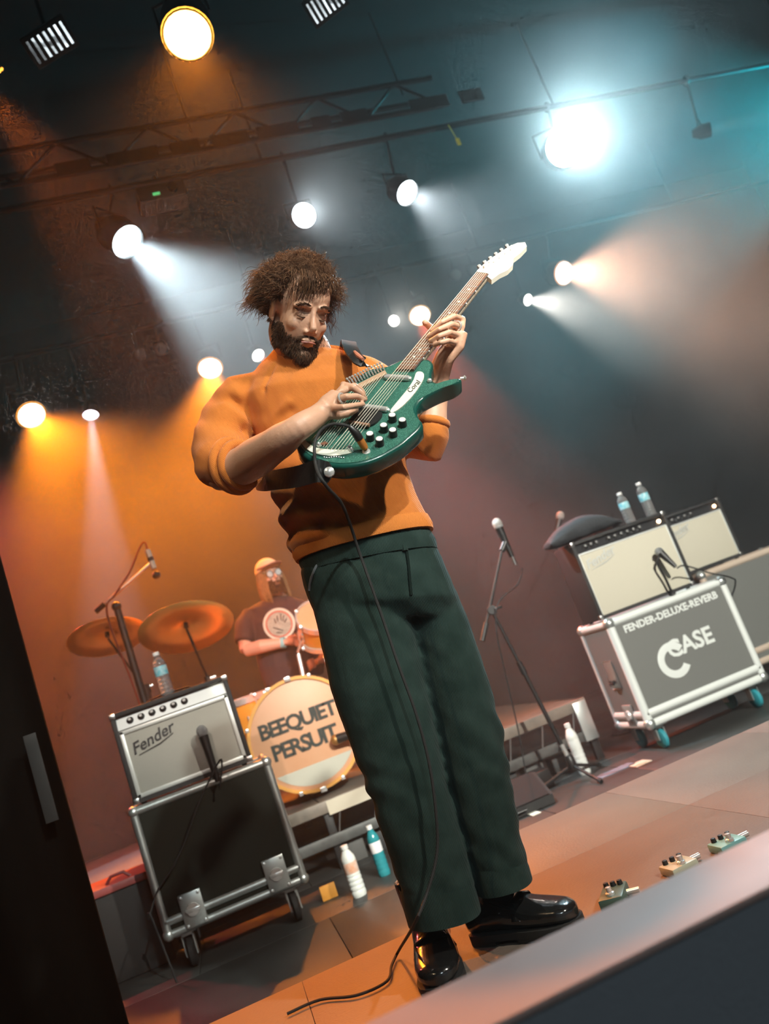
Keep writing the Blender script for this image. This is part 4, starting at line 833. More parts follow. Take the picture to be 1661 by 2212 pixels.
# thick rolled cuff bands
rc0, rc1 = WF(486, 1000, FT - 0.005), WF(512, 1000, FT - 0.03)
sl.v += tor.v[:0]
k0 = len(sl.v); sl.add(tor.v, tor.f)
sw = remesh(sl, 0.0055, 6, 'sweater')
dirs = [((WF(600, 1100, FT)), 0.10, 16.0), ((WF(500, 950, FT)), 0.12, 14.0)]
SWA = WF(620, 1130, FT - 0.1); ARMC = WF(490, 940, FT)
def swd(p, n):
    k = 0.0055 * noise.noise(p * 9.0) + 0.0022 * noise.noise(p * 24.0)
    # soft horizontal bunching above the hem on the left side, and folds round the rolled sleeve
    e = math.exp(-((p - SWA).length / 0.13) ** 2); k += 0.011 * e * sin((p.z + 0.35 * p.x) * 95)
    e = math.exp(-((p - ARMC).length / 0.13) ** 2); k += 0.003 * e * sin((p - ARMC).dot((WF(480, 1000, FT) - WF(540, 820, FT)).normalized()) * 120 + 3 * noise.noise(p * 6))
    for (a_, b_, dep, wid) in SEG:
        t = max(0, min(1, (p - a_).dot(b_ - a_) / (b_ - a_).length_squared)); dd = (p - a_.lerp(b_, t)).length
        if dd < wid * 3: k += dep * math.exp(-(dd / wid) ** 2)
    return p + n * k
sf = lambda x, y, b: WF(x, y, FT - b)
SEG = [(sf(592, 782, 0.07), sf(566, 840, 0.10), -0.006, 0.007), (sf(566, 840, 0.10), sf(556, 925, 0.11), -0.008, 0.007),
       (sf(560, 930, 0.11), sf(625, 885, 0.12), -0.009, 0.012), (sf(566, 915, 0.11), sf(620, 868, 0.12), 0.008, 0.012), (sf(560, 940, 0.11), sf(610, 940, 0.12), -0.008, 0.012),
       (sf(545, 900, 0.07), sf(500, 860, 0.06), -0.008, 0.010), (sf(535, 930, 0.06), sf(470, 905, 0.05), -0.008, 0.010), (sf(530, 915, 0.06), sf(485, 880, 0.06), 0.007, 0.011),
       (sf(620, 1165, 0.06), sf(680, 1130, 0.12), -0.012, 0.013), (sf(612, 1125, 0.06), sf(690, 1095, 0.12), -0.010, 0.012), (sf(640, 1190, 0.06), sf(700, 1150, 0.12), 0.010, 0.014), (sf(612, 1142, 0.05), sf(680, 1112, 0.12), 0.010, 0.012)]
displace(sw, swd)
part('sweater', None, KNIT, man, mesh=sw)
rb = mat('rib_knit', (0.66, 0.20, 0.03), 0.85, wave=(110, 0.6, (0, 0, 0.4)))
# collar: V-neck band
col = [WF(594, 758, FT + 0.03), WF(602, 772, FT - 0.012), WF(632, 796, FT - 0.052), WF(680, 822, FT - 0.082), WF(704, 806, FT - 0.075), WF(726, 790, FT - 0.055), WF(750, 772, FT - 0.0), WF(742, 760, FT + 0.085), WF(680, 752, FT + 0.115), WF(612, 750, FT + 0.09)]
cs = smooth_outline(col, 5); g = G(); cu = (WF(670, 700, FT) - WF(680, 800, FT)).normalized()
g.loft([[p + cu * 0.014 + Fh * 0.004, p + cu * 0.014 - Fh * 0.004, p - Fh * 0.009, p - cu * 0.014 - Fh * 0.006, p - cu * 0.014 + Fh * 0.006, p + Fh * 0.006] for p in cs], closed=True)
part('collar', None, rb, man, mesh=remesh(g, 0.004, 3, 'collar'))
part('rolled_cuff', G().torus(WF(521, 1004, 1.925), (WF(560, 985, 1.86) - WF(485, 1015, 1.97)), 0.052, 0.012, 36, 10).torus(WF(507, 1006, 1.945), (WF(560, 985, 1.87) - WF(485, 1015, 1.96)), 0.060, 0.014, 36, 10), KNIT, man)
part('rolled_cuff', G().torus(WF(933, 914, FT - 0.012), (WF(938, 860, FT) - WF(930, 930, FT)), 0.036, 0.011, 28, 10), KNIT, man)
hemr = ring2((638, 1206), (932, 1131), FT, 0.139, 60)
part('hem', G().loft([[p + UZ * 0.022 for p in hemr], [lerp(Vector(q), p, 1.02) for p, q in zip(hemr, [WF(790, 1170, FT)] * 60)], [p - UZ * 0.014 for p in hemr], [lerp(WF(790, 1170, FT), p, 0.95) - UZ * 0.014 for p in hemr]], caps=False), rb, man)

# --- trousers
lg = G()
lg.loft([ring2((662, 1200), (932, 1145), FT, 0.115), ring2((650, 1238), (946, 1185), FT, 0.125), ring2((658, 1272), (968, 1232), FT, 0.13), ring2((674, 1315), (990, 1288), FT, 0.125), ring2((700, 1345), (985, 1330), FT, 0.09)])
FA, FB = 2.05, 2.10
lg.loft([ring2((670, 1290), (884, 1290), FA, 0.105), ring2((684, 1345), (896, 1345), FA, 0.108), ring2((698, 1410), (908, 1410), FA, 0.105), ring2((716, 1490), (922, 1490), FA, 0.10), ring2((752, 1590), (942, 1578), FA, 0.097), ring2((798, 1715), (967, 1700), FA, 0.095), ring2((834, 1830), (1000, 1822), FA, 0.093), ring2((862, 1915), (1020, 1900), FA, 0.092), ring2((882, 1986), (1032, 1956), FA, 0.092)])
lg.loft([ring2((868, 1280), (984, 1275), FB, 0.105), ring2((880, 1335), (1008, 1330), FB, 0.105), ring2((896, 1410), (1035, 1405), FB, 0.10), ring2((914, 1490), (1058, 1480), FB, 0.097), ring2((938, 1572), (1080, 1562), FB, 0.095), ring2((962, 1690), (1103, 1680), FB, 0.093), ring2((992, 1800), (1123, 1790), FB, 0.09), ring2((1012, 1868), (1134, 1852), FB, 0.088), ring2((1026, 1918), (1142, 1887), FB, 0.088)])
tr_ = remesh(lg, 0.006, 5, 'trousers')
KN = [(WF(820, 1700, FA), 0.10), (WF(1060, 1600, FB), 0.10), (WF(880, 1320, FT), 0.09), (WF(930, 1920, FA), 0.09), (WF(1080, 1850, FB), 0.09)]
def trd(p, n):
    k = 0.004 * noise.noise(Vector((p.x * 14, p.y * 14, p.z * 5))) + 0.0015 * noise.noise(p * 30)
    for c, s in KN: k += 0.0045 * math.exp(-((p - c).length / s) ** 2) * sin((p.z * 0.8 + p.x) * 85 + 4 * noise.noise(p * 7))
    return p + n * k
displace(tr_, trd)
part('trousers', None, CORD, man, mesh=tr_)
def trouser_hem(L0, R0, L1, R1, F, b):
    a_ = ring2(L0, R0, F, b * 1.01, 48); c_ = ring2(L1, R1, F, b * 1.03, 48); m_ = sum(c_, Vector()) / 48
    a_ = [lerp(m_, p, 1.0) + (p - m_).normalized() * 0.001 for p in a_]
    part('trouser_hem', G().loft([a_, [lerp(x, y, 0.5) + (y - m_).normalized() * 0.003 for x, y in zip(a_, c_)], [p + (p - m_).normalized() * 0.003 for p in c_], [lerp(p, m_, 0.06) + UZ * 0.002 for p in c_], [lerp(p, m_, 0.06) + UZ * 0.05 for p in c_]], caps=False), CORD, man)
trouser_hem((862, 1915), (1020, 1900), (884, 1994), (1036, 1962), FA, 0.092)
trouser_hem((1012, 1868), (1134, 1852), (1030, 1926), (1146, 1893), FB, 0.088)
SEAM = mat('trouser_seam', (0.006, 0.012, 0.010), 0.95, spec=0.1)
def onfront(px, py, F): return WF(px, py, F)
def surf_line(name, pix, F, r, m, flat=1.0):   # a line lying on the trousers, found by casting from the lens
    dg_ = None; pts = []
    for (x, y) in pix:
        d = ray(x, y).normalized(); hit = TB.ray_cast(CAM, d)
        if hit[0] is not None: pts.append(hit[0] - d * r * 0.3)
    if len(pts) > 2: return part(name, G().tube(spline(pts, 3), r, 6, flat=flat), m, man)
from mathutils.bvhtree import BVHTree
org_ = ORG[man.name]
TB = BVHTree.FromPolygons([v.co + org_ for v in tr_.vertices], [list(p.vertices) for p in tr_.polygons])
surf_line('fly_seam', [(874, 1165), (878, 1190), (882, 1220), (885, 1255), (888, 1285)], 0, 0.004, SEAM)
surf_line('belt_loop', [(862, 1135), (866, 1150), (872, 1172), (875, 1190)], 0, 0.008, CORD)
surf_line('pocket_seam', [(705, 1180), (698, 1200), (684, 1222), (672, 1250), (668, 1275)], 0, 0.0035, mat('seam_grey', (0.16, 0.18, 0.2), 0.8))
wb = ring2((652, 1222), (938, 1166), FT, 0.129, 60)
part('waistband', G().loft([[p + UZ * 0.02 for p in wb], [lerp(WF(795, 1195, FT), p, 1.025) for p in wb], [p - UZ * 0.024 for p in wb]], caps=False), CORD, man)

# --- shoes
def shoe(heel, toe, w, boot):
    heel = Vector(heel); toe = Vector(toe); L = (toe - heel).length; u = (toe - heel) / L; s = Vector((-u.y, u.x, 0))
    def sec(t, hw, h, z0=0.022, n=16):
        c = heel + u * (L * t); out = []
        for j in range(n):
            a = 2 * pi * j / n; ca, sa = cos(a), sin(a)
            out.append(c + s * (hw * math.copysign(abs(ca) ** 0.8, ca)) + UZ * (z0 + h * (0.5 + 0.5 * math.copysign(abs(sa) ** 0.8, sa))))
        return out
    up = G().loft([sec(0.0, w * 0.25, 0.06), sec(0.04, w * 0.36, 0.085), sec(0.15, w * 0.42, 0.10), sec(0.32, w * 0.42, 0.105), sec(0.48, w * 0.44, 0.078), sec(0.62, w * 0.49, 0.060), sec(0.78, w * 0.50, 0.050), sec(0.90, w * 0.44, 0.044), sec(0.97, w * 0.30, 0.036), sec(1.0, w * 0.12, 0.028)])
    up.tube([heel + u * (L * 0.20) + UZ * 0.05, heel + u * (L * 0.20) + UZ * (0.20 if boot else 0.16)], [0.046, 0.05], 16)
    part('shoe', None, LEA, man, mesh=remesh(up, 0.0045, 4, 'shoe'))
    sp = [(0.0, 0.24), (0.05, 0.37), (0.2, 0.44), (0.45, 0.44), (0.62, 0.51), (0.8, 0.53), (0.92, 0.46), (0.99, 0.28), (1.012, 0.1)]
    out = [heel + u * (L * t) + s * (w * k) for t, k in sp] + [heel + u * (L * t) - s * (w * k) for t, k in reversed(sp)]
    part('sole', G().prism([p + UZ * 0.026 for p in out], -UZ * 0.016).prism([heel + u * (L * t) + s * (w * k) + UZ * 0.012 for t, k in ((0, 0.24), (0.05, 0.37), (0.28, 0.43))] + [heel + u * (L * t) - s * (w * k) + UZ * 0.012 for t, k in ((0.28, 0.43), (0.05, 0.37), (0, 0.24))], -UZ * 0.0115).prism([heel + u * (L * t) + s * (w * k) + UZ * 0.012 for t, k in ((0.5, 0.44), (0.62, 0.5), (0.8, 0.52), (0.92, 0.44))] + [heel + u * (L * t) - s * (w * k) + UZ * 0.012 for t, k in ((0.92, 0.44), (0.8, 0.52), (0.62, 0.5), (0.5, 0.44))], -UZ * 0.0115), RUB, man)
    part('strap', G().tube([heel + u * (L * 0.55) + s * w * 0.47 + UZ * 0.05, heel + u * (L * 0.55) + s * w * 0.3 + UZ * 0.085, heel + u * (L * 0.55) + UZ * 0.095, heel + u * (L * 0.55) - s * w * 0.3 + UZ * 0.085, heel + u * (L * 0.55) - s * w * 0.47 + UZ * 0.05], 0.012, 8, flat=0.35), LEA, man)
P0 = 0.2505
shoe((0.425, 2.165, P0), (0.620, 1.945, P0), 0.105, False)
shoe((0.338, 2.215, P0), (0.272, 1.920, P0), 0.105, True)

# --- body: head, neck, arms and hands in one skin
HF = cb(0.47, 0.36, 0.80).normalized()                       # where the face points
HU = cb(0.05, -1.0, 0.0); HU = (HU - HF * HU.dot(HF)).normalized(); HLF = HU.cross(HF); HLF = HLF if HLF.dot(EX) > 0 else -HLF
HO = WF(676, 683, 1.91) - HF * 0.078
HS = 0.89
def H(f, l, u): return HO + (HF * f + HLF * l + HU * u) * HS
def hr(*r): return tuple(x * HS for x in r)
HAX = (HF, HLF, HU)
bd_ = G()
bd_.ell(H(-0.012, 0, 0.032), hr(0.100, 0.078, 0.098), HAX, 22)
bd_.ell(H(0.030, 0, -0.030), hr(0.062, 0.064, 0.085), HAX, 20)
bd_.ell(H(0.045, 0, 0.045), hr(0.046, 0.060, 0.045), HAX, 16)
bd_.ell(H(0.040, 0, -0.085), hr(0.048, 0.050, 0.040), HAX, 16)
bd_.ell(H(0.070, 0, -0.108), hr(0.024, 0.026, 0.020), HAX, 14)
for s in (-1, 1):
    bd_.ell(H(0.056, s * 0.039, -0.030), hr(0.026, 0.022, 0.024), HAX, 12)                  # cheekbone
    bd_.tube([H(0.089, s * 0.010, 0.022), H(0.086, s * 0.032, 0.026), H(0.068, s * 0.055, 0.018)], list(hr(0.007, 0.0085, 0.007)), 8)   # brow
    bd_.ell(H(0.067, s * 0.032, 0.000), hr(0.015, 0.017, 0.012), HAX, 12)                   # closed lids
    bd_.ell(H(0.090, s * 0.013, -0.044), hr(0.010, 0.0075, 0.007), HAX, 10)                  # nostril wings
    bd_.ell(H(-0.012, s * 0.079, -0.010), hr(0.020, 0.008, 0.033), HAX, 12)                 # ear
    bd_.ell(H(-0.006, s * 0.078, -0.036), hr(0.010, 0.007, 0.011), HAX, 10)
bd_.tube([H(0.082, 0, 0.020), H(0.092, 0, -0.004), H(0.106, 0, -0.032), H(0.102, 0, -0.043)], list(hr(0.0075, 0.0075, 0.0108, 0.008)), 10)
bd_.ell(H(0.088, 0, -0.067), hr(0.011, 0.025, 0.0065), HAX, 12); bd_.ell(H(0.086, 0, -0.079), hr(0.011, 0.021, 0.007), HAX, 12)
def limb(pts, radii, n=32, k=6):
    sp = spline(pts, k); m = len(pts); rr = []
    for i in range(len(sp)):
        t = i / k; j = min(int(t), m - 2); u = t - j; u = u * u * (3 - 2 * u); rr.append(lerp(radii[j], radii[j + 1], u))
    bd_.tube(sp, rr, n)
# neck and the trunk under the sweater
limb([H(-0.02, 0, -0.02), H(-0.03, 0, -0.075), WF(665, 758, FT + 0.02), WF(668, 800, FT + 0.03), WF(690, 900, FT), WF(740, 1080, FT)], [0.055, 0.058, 0.060, 0.075, 0.085, 0.09])
bd_.tube([WF(570, 832, FT), WF(680, 815, FT), WF(820, 830, FT)], [0.045, 0.055, 0.045], 14)
# plucking arm
bd_.tube([WF(555, 835, FT), WF(515, 900, FT), WF(488, 975, FT - 0.05), WF(482, 1014, FT - 0.085)], [0.045, 0.045, 0.043, 0.042], 14)
bd_.ell(WF(478, 1030, FT - 0.085), (0.036, 0.036, 0.034), n=12)
wr = gp(688, 896, 0.043)
limb([WF(480, 1018, FT - 0.09), WF(520, 1008, 1.915), WF(550, 990, 1.865), WF(600, 957, 1.765), gp(645, 924, 0.056), wr, lerp(wr, gp(733, 857, 0.058), 0.45)], [0.042, 0.046, 0.046, 0.038, 0.029, 0.0245, 0.022])
# picking hand: palm, four fingers, thumb
def finger(g, pts, r0, r1): 
    n = len(pts); g.tube(pts, [lerp(r0, r1, i / (n - 1)) for i in range(n)], 10); g.ell(pts[-1], (r1,) * 3, n=10); g.ell(pts[0], (r0,) * 3, n=10)
K = [gp(742, 832, 0.052), gp(738, 846, 0.062), gp(730, 863, 0.064), gp(722, 881, 0.058)]
bd_.loft([[wr + (k - wr) * t + o for k, o in zip([K[0], K[1], K[2], K[3], K[3], K[2], K[1], K[0]], [GN * 0.010] * 4 + [-GN * 0.014] * 4)] for t in (0.0, 0.5, 1.0)])
bd_.tube([wr, lerp(wr, lerp(K[0], K[3], 0.5), 0.55), lerp(K[0], K[3], 0.5)], [0.022, 0.029, 0.026], 12, flat=0.75, up=GN)
finger(bd_, [K[0], gp(764, 838, 0.062), gp(781, 851, 0.044), gp(789, 862, 0.024)], 0.0094, 0.0068)
finger(bd_, [K[1], gp(766, 833, 0.042), gp(779, 842, 0.027), gp(785, 850, 0.0185)], 0.0092, 0.0066)
finger(bd_, [K[2], gp(748, 857, 0.074), gp(770, 856, 0.062), gp(787, 863, 0.040)], 0.0094, 0.0068)
finger(bd_, [K[3], gp(742, 880, 0.070), gp(764, 876, 0.060), gp(784, 873, 0.042)], 0.0086, 0.0063)
finger(bd_, [gp(704, 893, 0.045), gp(730, 896, 0.036), gp(752, 892, 0.032), gp(768, 884, 0.026)], 0.0135, 0.0085)
# fretting arm and hand
wl = gp(960, 774, -0.045)
bd_.tube([WF(830, 838, FT), WF(870, 890, FT + 0.01), WF(912, 955, FT)], [0.044, 0.042, 0.040], 12)
limb([WF(914, 958, FT), WF(930, 925, FT - 0.01), WF(936, 870, FT - 0.005), WF(946, 815, lerp(FT, 2.0, 0.3)), wl, lerp(wl, gp(990, 714, 0.0), 0.35)], [0.040, 0.040, 0.036, 0.029, 0.025, 0.022])
KL = [gp(999, 690, 0.004), gp(997, 707, 0.002), gp(990, 724, -0.002), gp(981, 740, -0.006)]
pc = lerp(KL[0], KL[3], 0.5)
bd_.tube([wl, lerp(wl, pc, 0.5) + cb(0.006, 0, 0), pc], [0.026, 0.031, 0.027], 12, flat=0.7, up=GN)
for k in range(3): bd_.tube([KL[k], KL[k + 1]], 0.0095, 8)
for k in KL: bd_.tube([lerp(wl, pc, 0.35), k], [0.013, 0.0095], 8)
finger(bd_, [KL[0], gp(980, 683, 0.038), gp(954, 696, 0.040), gp(933, 715, 0.0215)], 0.0090, 0.0068)
finger(bd_, [KL[1], gp(975, 700, 0.040), gp(948, 712, 0.042), gp(926, 727, 0.0215)], 0.0090, 0.0068)
finger(bd_, [KL[2], gp(970, 718, 0.037), gp(948, 726, 0.039), gp(930, 737, 0.0215)], 0.0088, 0.0066)
finger(bd_, [KL[3], gp(966, 736, 0.032), gp(952, 740, 0.033), gp(938, 745, 0.0205)], 0.0080, 0.0060)
finger(bd_, [gp(966, 757, -0.048), gp(950, 732, -0.046), gp(931, 708, -0.040), gp(918, 697, -0.010)], 0.0130, 0.0090)
bodym = remesh(bd_, 0.0024, 12, 'body', 0.5)
bb_ = bmesh.new(); bb_.from_mesh(bodym)
hv = [v for v in bb_.verts if (v.co - HO).length < 0.155 and (v.co - H(0.105, 0, -0.033)).length > 0.016]
for _ in range(5): bmesh.ops.smooth_vert(bb_, verts=hv, factor=0.5, use_axis_x=True, use_axis_y=True, use_axis_z=True)
bb_.to_mesh(bodym); bb_.free()
part('body', None, SKIN, man, mesh=bodym)
part('finger_ring', G().torus(lerp(K[2], gp(748, 857, 0.074), 0.45), gp(748, 857, 0.074) - K[2], 0.0108, 0.0026, 20, 8), CHR, man)
q0, q1 = KL[1], gp(975, 700, 0.040)
part('finger_ring', G().torus(lerp(q0, q1, 0.45), q1 - q0, 0.0112, 0.0024, 20, 8), CHR, man)
part('wristwatch_band', G().torus(WF(939, 838, 2.045), WF(942, 810, 2.04) - WF(936, 860, 2.05), 0.031, 0.005, 24, 8), mat('blue_band', (0.05, 0.13, 0.15), 0.6), man)
for s in (-1, 1):   # eye slits between the lids and the lash line
    part('lash_line', G().tube([H(0.084, s * 0.018, -0.007), H(0.0865, s * 0.030, -0.0085), H(0.080, s * 0.044, -0.006)], [0.001, 0.0022, 0.001], 6), BEARD, man)
part('lips', G().tube([H(0.093, -0.022, -0.0735), H(0.0985, -0.008, -0.0715), H(0.0985, 0.008, -0.0715), H(0.093, 0.022, -0.0735)], [0.001, 0.003, 0.003, 0.001], 6), mat('lip', (0.35, 0.12, 0.09), 0.5), man)
# --- hair: a mop of loose curls over a close cap
cap = G(); cap.ell(H(-0.030, 0, 0.048), hr(0.098, 0.086, 0.090), HAX, 20); cap.ell(H(-0.055, 0, 0.0), hr(0.066, 0.078, 0.075), HAX, 16)
for s in (-1, 1): cap.ell(H(-0.030, s * 0.064, 0.030), hr(0.040, 0.020, 0.045), HAX, 12)
cm = remesh(cap, 0.006, 3, 'hair_cap'); displace(cm, lambda p, n: p + n * (0.008 * noise.noise(p * 38) + 0.004 * noise.noise(p * 90)))
part('hair_cap', None, HAIRM, man, mesh=cm)
def strand(g, pts, r):
    m = len(pts); g.tube(pts, [r * (1 - 0.8 * (i / (m - 1)) ** 1.5) for i in range(m)], 3, caps=False)
hg = G(); R3 = lambda: Vector((HR.gauss(0, 1), HR.gauss(0, 1), HR.gauss(0, 1)))
def curl(g, root, d0, d1, L, rad, turns, r, m=10):
    """a lock that leaves along d0, bends to d1 and coils loosely"""
    ph = HR.uniform(0, 6.28); p = root.copy(); pts = []; u = d0.orthogonal().normalized()
    for k in range(m + 1):
        t = k / m; d = (d0 * (1 - t) + d1 * t).normalized(); u = (u - d * u.dot(d)).normalized(); w = d.cross(u); a = ph + turns * 6.28 * t
        pts.append(p + (u * cos(a) + w * sin(a)) * rad * min(t * 3, 1)); p = p + d * (L / m)
    strand(g, pts, r)
cnt = 0
while cnt < 5600:
    th = HR.uniform(0, 2 * pi); uu = HR.uniform(-0.62, 1.0); rr = math.sqrt(max(0, 1 - uu * uu)); f, l, u = rr * cos(th), rr * sin(th), uu
    if f > 0.30 and uu < 0.60 and not (abs(l) > 0.62 and uu > 0.15 and f < 0.62): continue
    if uu < 0.0 and f > -0.10: continue
    root = H(-0.028 + 0.096 * f, 0.084 * l, 0.046 + 0.088 * u); out = (HF * f + HLF * l + HU * u).normalized()
    lump = 1 + 0.45 * noise.noise(out * 3.1 + Vector((4, 0, 0)))
    L = HR.uniform(0.030, 0.054) * lump * (0.75 if uu > 0.55 else 1.0)
    swirl = out.cross(HU + HF * 0.3).normalized() * HR.choice((-1, 1)) * 0.5
    d1 = (out * 0.25 + swirl + (HF * 0.5 if (uu > 0.5 and f > 0) else Vector()) - HU * (0.55 if uu < 0.6 else 0.15) + R3() * 0.25).normalized()
    curl(hg, root, (out + R3() * 0.25).normalized(), d1, L, HR.uniform(0.003, 0.007), HR.uniform(0.8, 2.0), HR.uniform(0.0006, 0.0012)); cnt += 1
# loose fringe falling over the forehead, longest on his right side
for k in range(340):
    l0 = HR.triangular(-0.078, 0.060, -0.035); u0 = HR.uniform(0.086, 0.118); L = HR.uniform(0.015, 0.078) * (1.25 if l0 < -0.01 else 0.7); n = 8; pts = []
    sw_ = HR.uniform(-0.020, 0.012); cph = HR.uniform(0, 6); bul = HR.uniform(0.018, 0.034)
    for j in range(n + 1):
        t_ = j / n; pts.append(H(0.070 - 5.4 * l0 * l0 + bul * sin(pi * min(t_ * 0.75 + 0.08, 1)) * (1 - 0.2 * t_), l0 + sw_ * t_ + 0.004 * sin(cph + 5 * t_), u0 - L * t_ ** 1.2))
    strand(hg, pts, HR.uniform(0.0005, 0.0009))
# curls over the temples, ears and nape
for k in range(1000):
    s = -1 if HR.random() < 0.62 else 1; f0 = HR.uniform(-0.105, 0.030 if s < 0 else 0.012); u0 = HR.uniform(-0.01, 0.085)
    if f0 > -0.02 and u0 < 0.03: continue
    root = H(f0, s * HR.uniform(0.068, 0.084), u0); L = HR.uniform(0.04, 0.085) if f0 < -0.03 else HR.uniform(0.03, 0.05)
    curl(hg, root, (HLF * s + R3() * 0.3).normalized(), (HLF * s * 0.25 - HU - HF * 0.15 + R3() * 0.2).normalized(), L, HR.uniform(0.003, 0.006), HR.uniform(0.8, 1.8), HR.uniform(0.0007, 0.0013))
part('hair', hg, HAIRM, man, sharp=0)
# --- beard, moustache and brows
bg = G(); BB = BVHTree.FromPolygons([v.co + org_ for v in bodym.vertices], [list(p.vertices) for p in bodym.polygons])
def follow(f, l, u):
    o = H(0.0, 0.0, -0.04) ; tgt = H(f, l, u); hit = BB.ray_cast(o + (tgt - o).normalized() * 0.20, -(tgt - o).normalized())
    return hit[0], hit[1]
cnt = 0; tries = 0
while cnt < 3400 and tries < 14000:
    tries += 1
    az = HR.uniform(-1.75, 1.75); u = HR.uniform(-0.135, -0.035)
    top = -0.050 - 0.018 * cos(az * 1.4) if abs(az) < 0.75 else lerp(-0.070, -0.010, min((abs(az) - 0.75) / 0.6, 1))
    if u > top: continue
    if abs(az) < 0.27 and -0.084 < u < -0.066: continue
    hp, hn = follow(0.09 * cos(az), 0.075 * sin(az), u)
    if hp is None: continue
    dn = (hn * 0.5 - HU * 0.75 + R3() * 0.25).normalized(); L = HR.uniform(0.007, 0.014) * (1.35 if u < -0.1 else 0.75)
    strand(bg, [hp - hn * 0.001, hp + dn * L * 0.4, hp + (dn - HU * 0.2).normalized() * L * 0.75, hp + (dn - HU * 0.5).normalized() * L], 0.0008); cnt += 1
for k in range(160):
    l = HR.uniform(-0.034, 0.034); hp, hn = follow(0.095, l * 1.05, -0.055 - 9 * l * l - HR.uniform(0, 0.004))
    if hp is None: continue
    d = (-HU * 0.8 + HLF * (1 if l > 0 else -1) * 0.6 + hn * 0.3 + R3() * 0.15).normalized(); strand(bg, [hp, hp + d * 0.006, hp + d * 0.012], 0.0008)
for s in (-1, 1):
    for k in range(90):
        t_ = HR.random(); hp, hn = follow(0.09, s * lerp(0.012, 0.055, t_), 0.024 + 0.004 * sin(pi * t_) + HR.uniform(-0.003, 0.003))
        if hp is None: continue
        d = (HLF * s * 0.9 + HU * 0.2 + hn * 0.25 + R3() * 0.1).normalized(); strand(bg, [hp, hp + d * 0.006, hp + d * 0.010], 0.0006)
part('beard', bg, BEARD, man, sharp=0)

# --- strap
st = thing('guitar_strap', 'black leather guitar strap over the guitarist\'s shoulder', 'strap', WF(710, 1023, 1.83))
bs_ = bpy.data.objects['body_side']; ob_ = ORG[gt.name]
BS = BVHTree.FromPolygons([v.co + ob_ for v in bs_.data.vertices], [list(p.vertices) for p in bs_.data.polygons])
def before_body(px, py, off):
    d = ray(px, py).normalized(); h_ = BS.ray_cast(CAM, d); return (h_[0] if h_[0] is not None else WF(px, py, 1.74)) - d * off
SP = [before_body(716, 1020, 0.022), before_body(700, 1020, 0.026), before_body(682, 1018, 0.055), WF(640, 1030, 1.80), WF(600, 1036, 1.90), WF(566, 1040, 2.0), WF(555, 1030, 2.09), WF(572, 980, 2.205), WF(630, 880, 2.235), WF(715, 800, 2.225), WF(742, 756, 2.20), WF(752, 738, 2.10), WF(755, 746, 1.985), WF(765, 766, 1.92), WF(780, 781, 1.89), gp(794, 790, -0.010)]
UPV = [cb(0, 1, 0)] * len(SP)
sp_ = spline(SP, 6); g = G(); rings = []
for i, p in enumerate(sp_):
    tt = (sp_[min(i + 1, len(sp_) - 1)] - sp_[max(i - 1, 0)]).normalized(); f_ = i / (len(sp_) - 1)
    wd_ = cb(0.0, 1.0, 0.1) if f_ < 0.40 else cb(-0.25, 0.95, 0.25)
    if f_ > 0.62:
        q_ = min((f_ - 0.62) / 0.12, 1); wd_ = lerp(wd_, tt.cross(lerp(cb(0.15, -0.95, 0.2), cb(0.15, -0.55, 0.8), min(max((f_ - 0.75) / 0.2, 0), 1))) * (1 if tt.cross(cb(0.15, -0.8, 0.5)).dot(cb(-0.6, 0.6, 0)) > 0 else -1), q_)
    wd_ = (wd_ - tt * wd_.dot(tt)).normalized(); nn = tt.cross(wd_); hw = 0.024 * min(1, 0.45 + f_ * 14, 0.35 + (1 - f_) * 9) * (0.8 if f_ > 0.6 else 1.0)
    rings.append([p + wd_ * hw + nn * 0.002, p + wd_ * hw - nn * 0.002, p - wd_ * hw - nn * 0.002, p - wd_ * hw + nn * 0.002])
part('band', g.loft(rings), mat('strap_leather', (0.012, 0.012, 0.012), 0.4, bump=(60, 0.2)), st)
bq = before_body(711, 1020, 0.0265); part('strap_button', G().lathe([(0.012, 0), (0.011, 0.004), (0.006, 0.007), (0.001, 0.008)], bq, -Fh, 14), CHR, st)
part('strap_highlight', G().tube([WF(766, 760, 1.93), WF(774, 769, 1.90), WF(784, 776, 1.88)], [0.004, 0.006, 0.004], 8), mat('highlight_red', (0.55, 0.20, 0.12), 0.4), st)  # pinkish highlight on the strap put in as a coloured piece

# ================================================================== the drummer
TEE = mat('maroon_tee', (0.055, 0.022, 0.025), 0.85, bump=(60, 0.3), var=(9, 0.4, (0.035, 0.025, 0.025)))
SKIN2 = mat('skin_fair', (0.62, 0.36, 0.27), 0.5, bump=(200, 0.1), sss=0.05)
HAIR2 = mat('long_fair_hair', (0.36, 0.19, 0.07), 0.55, var=(60, 0.5, (0.22, 0.10, 0.04)))
YD = 5.95
hc = WY(583, 1245, YD - 0.02)
dr = thing('person', 'drummer in pale cap, glasses and dark T-shirt with a round emblem', 'person', (hc.x, YD, RZ))
DF = (Vector((0.30, -1.0, -0.02))).normalized(); DU = (UZ - DF * DF.z); DU = (DU + Vector((-0.02, 0, 0))).normalized(); DLF = DU.cross(DF)
def D(f, l, u): return hc + DF * f + DLF * l + DU * u
DAX = (DF, DLF, DU)
shp = [WY(530, 1325, YD), WY(606, 1296, YD), WY(690, 1318, YD)]
g = G()
g.ell(D(-0.012, 0, 0.03), (0.098, 0.078, 0.095), DAX, 16); g.ell(D(0.030, 0, -0.035), (0.060, 0.062, 0.085), DAX, 16); g.ell(D(0.06, 0, -0.10), (0.028, 0.032, 0.024), DAX, 12)
g.tube([D(0.084, 0, 0.015), D(0.108, 0, -0.032), D(0.1, 0, -0.042)], [0.009, 0.013, 0.009], 8)
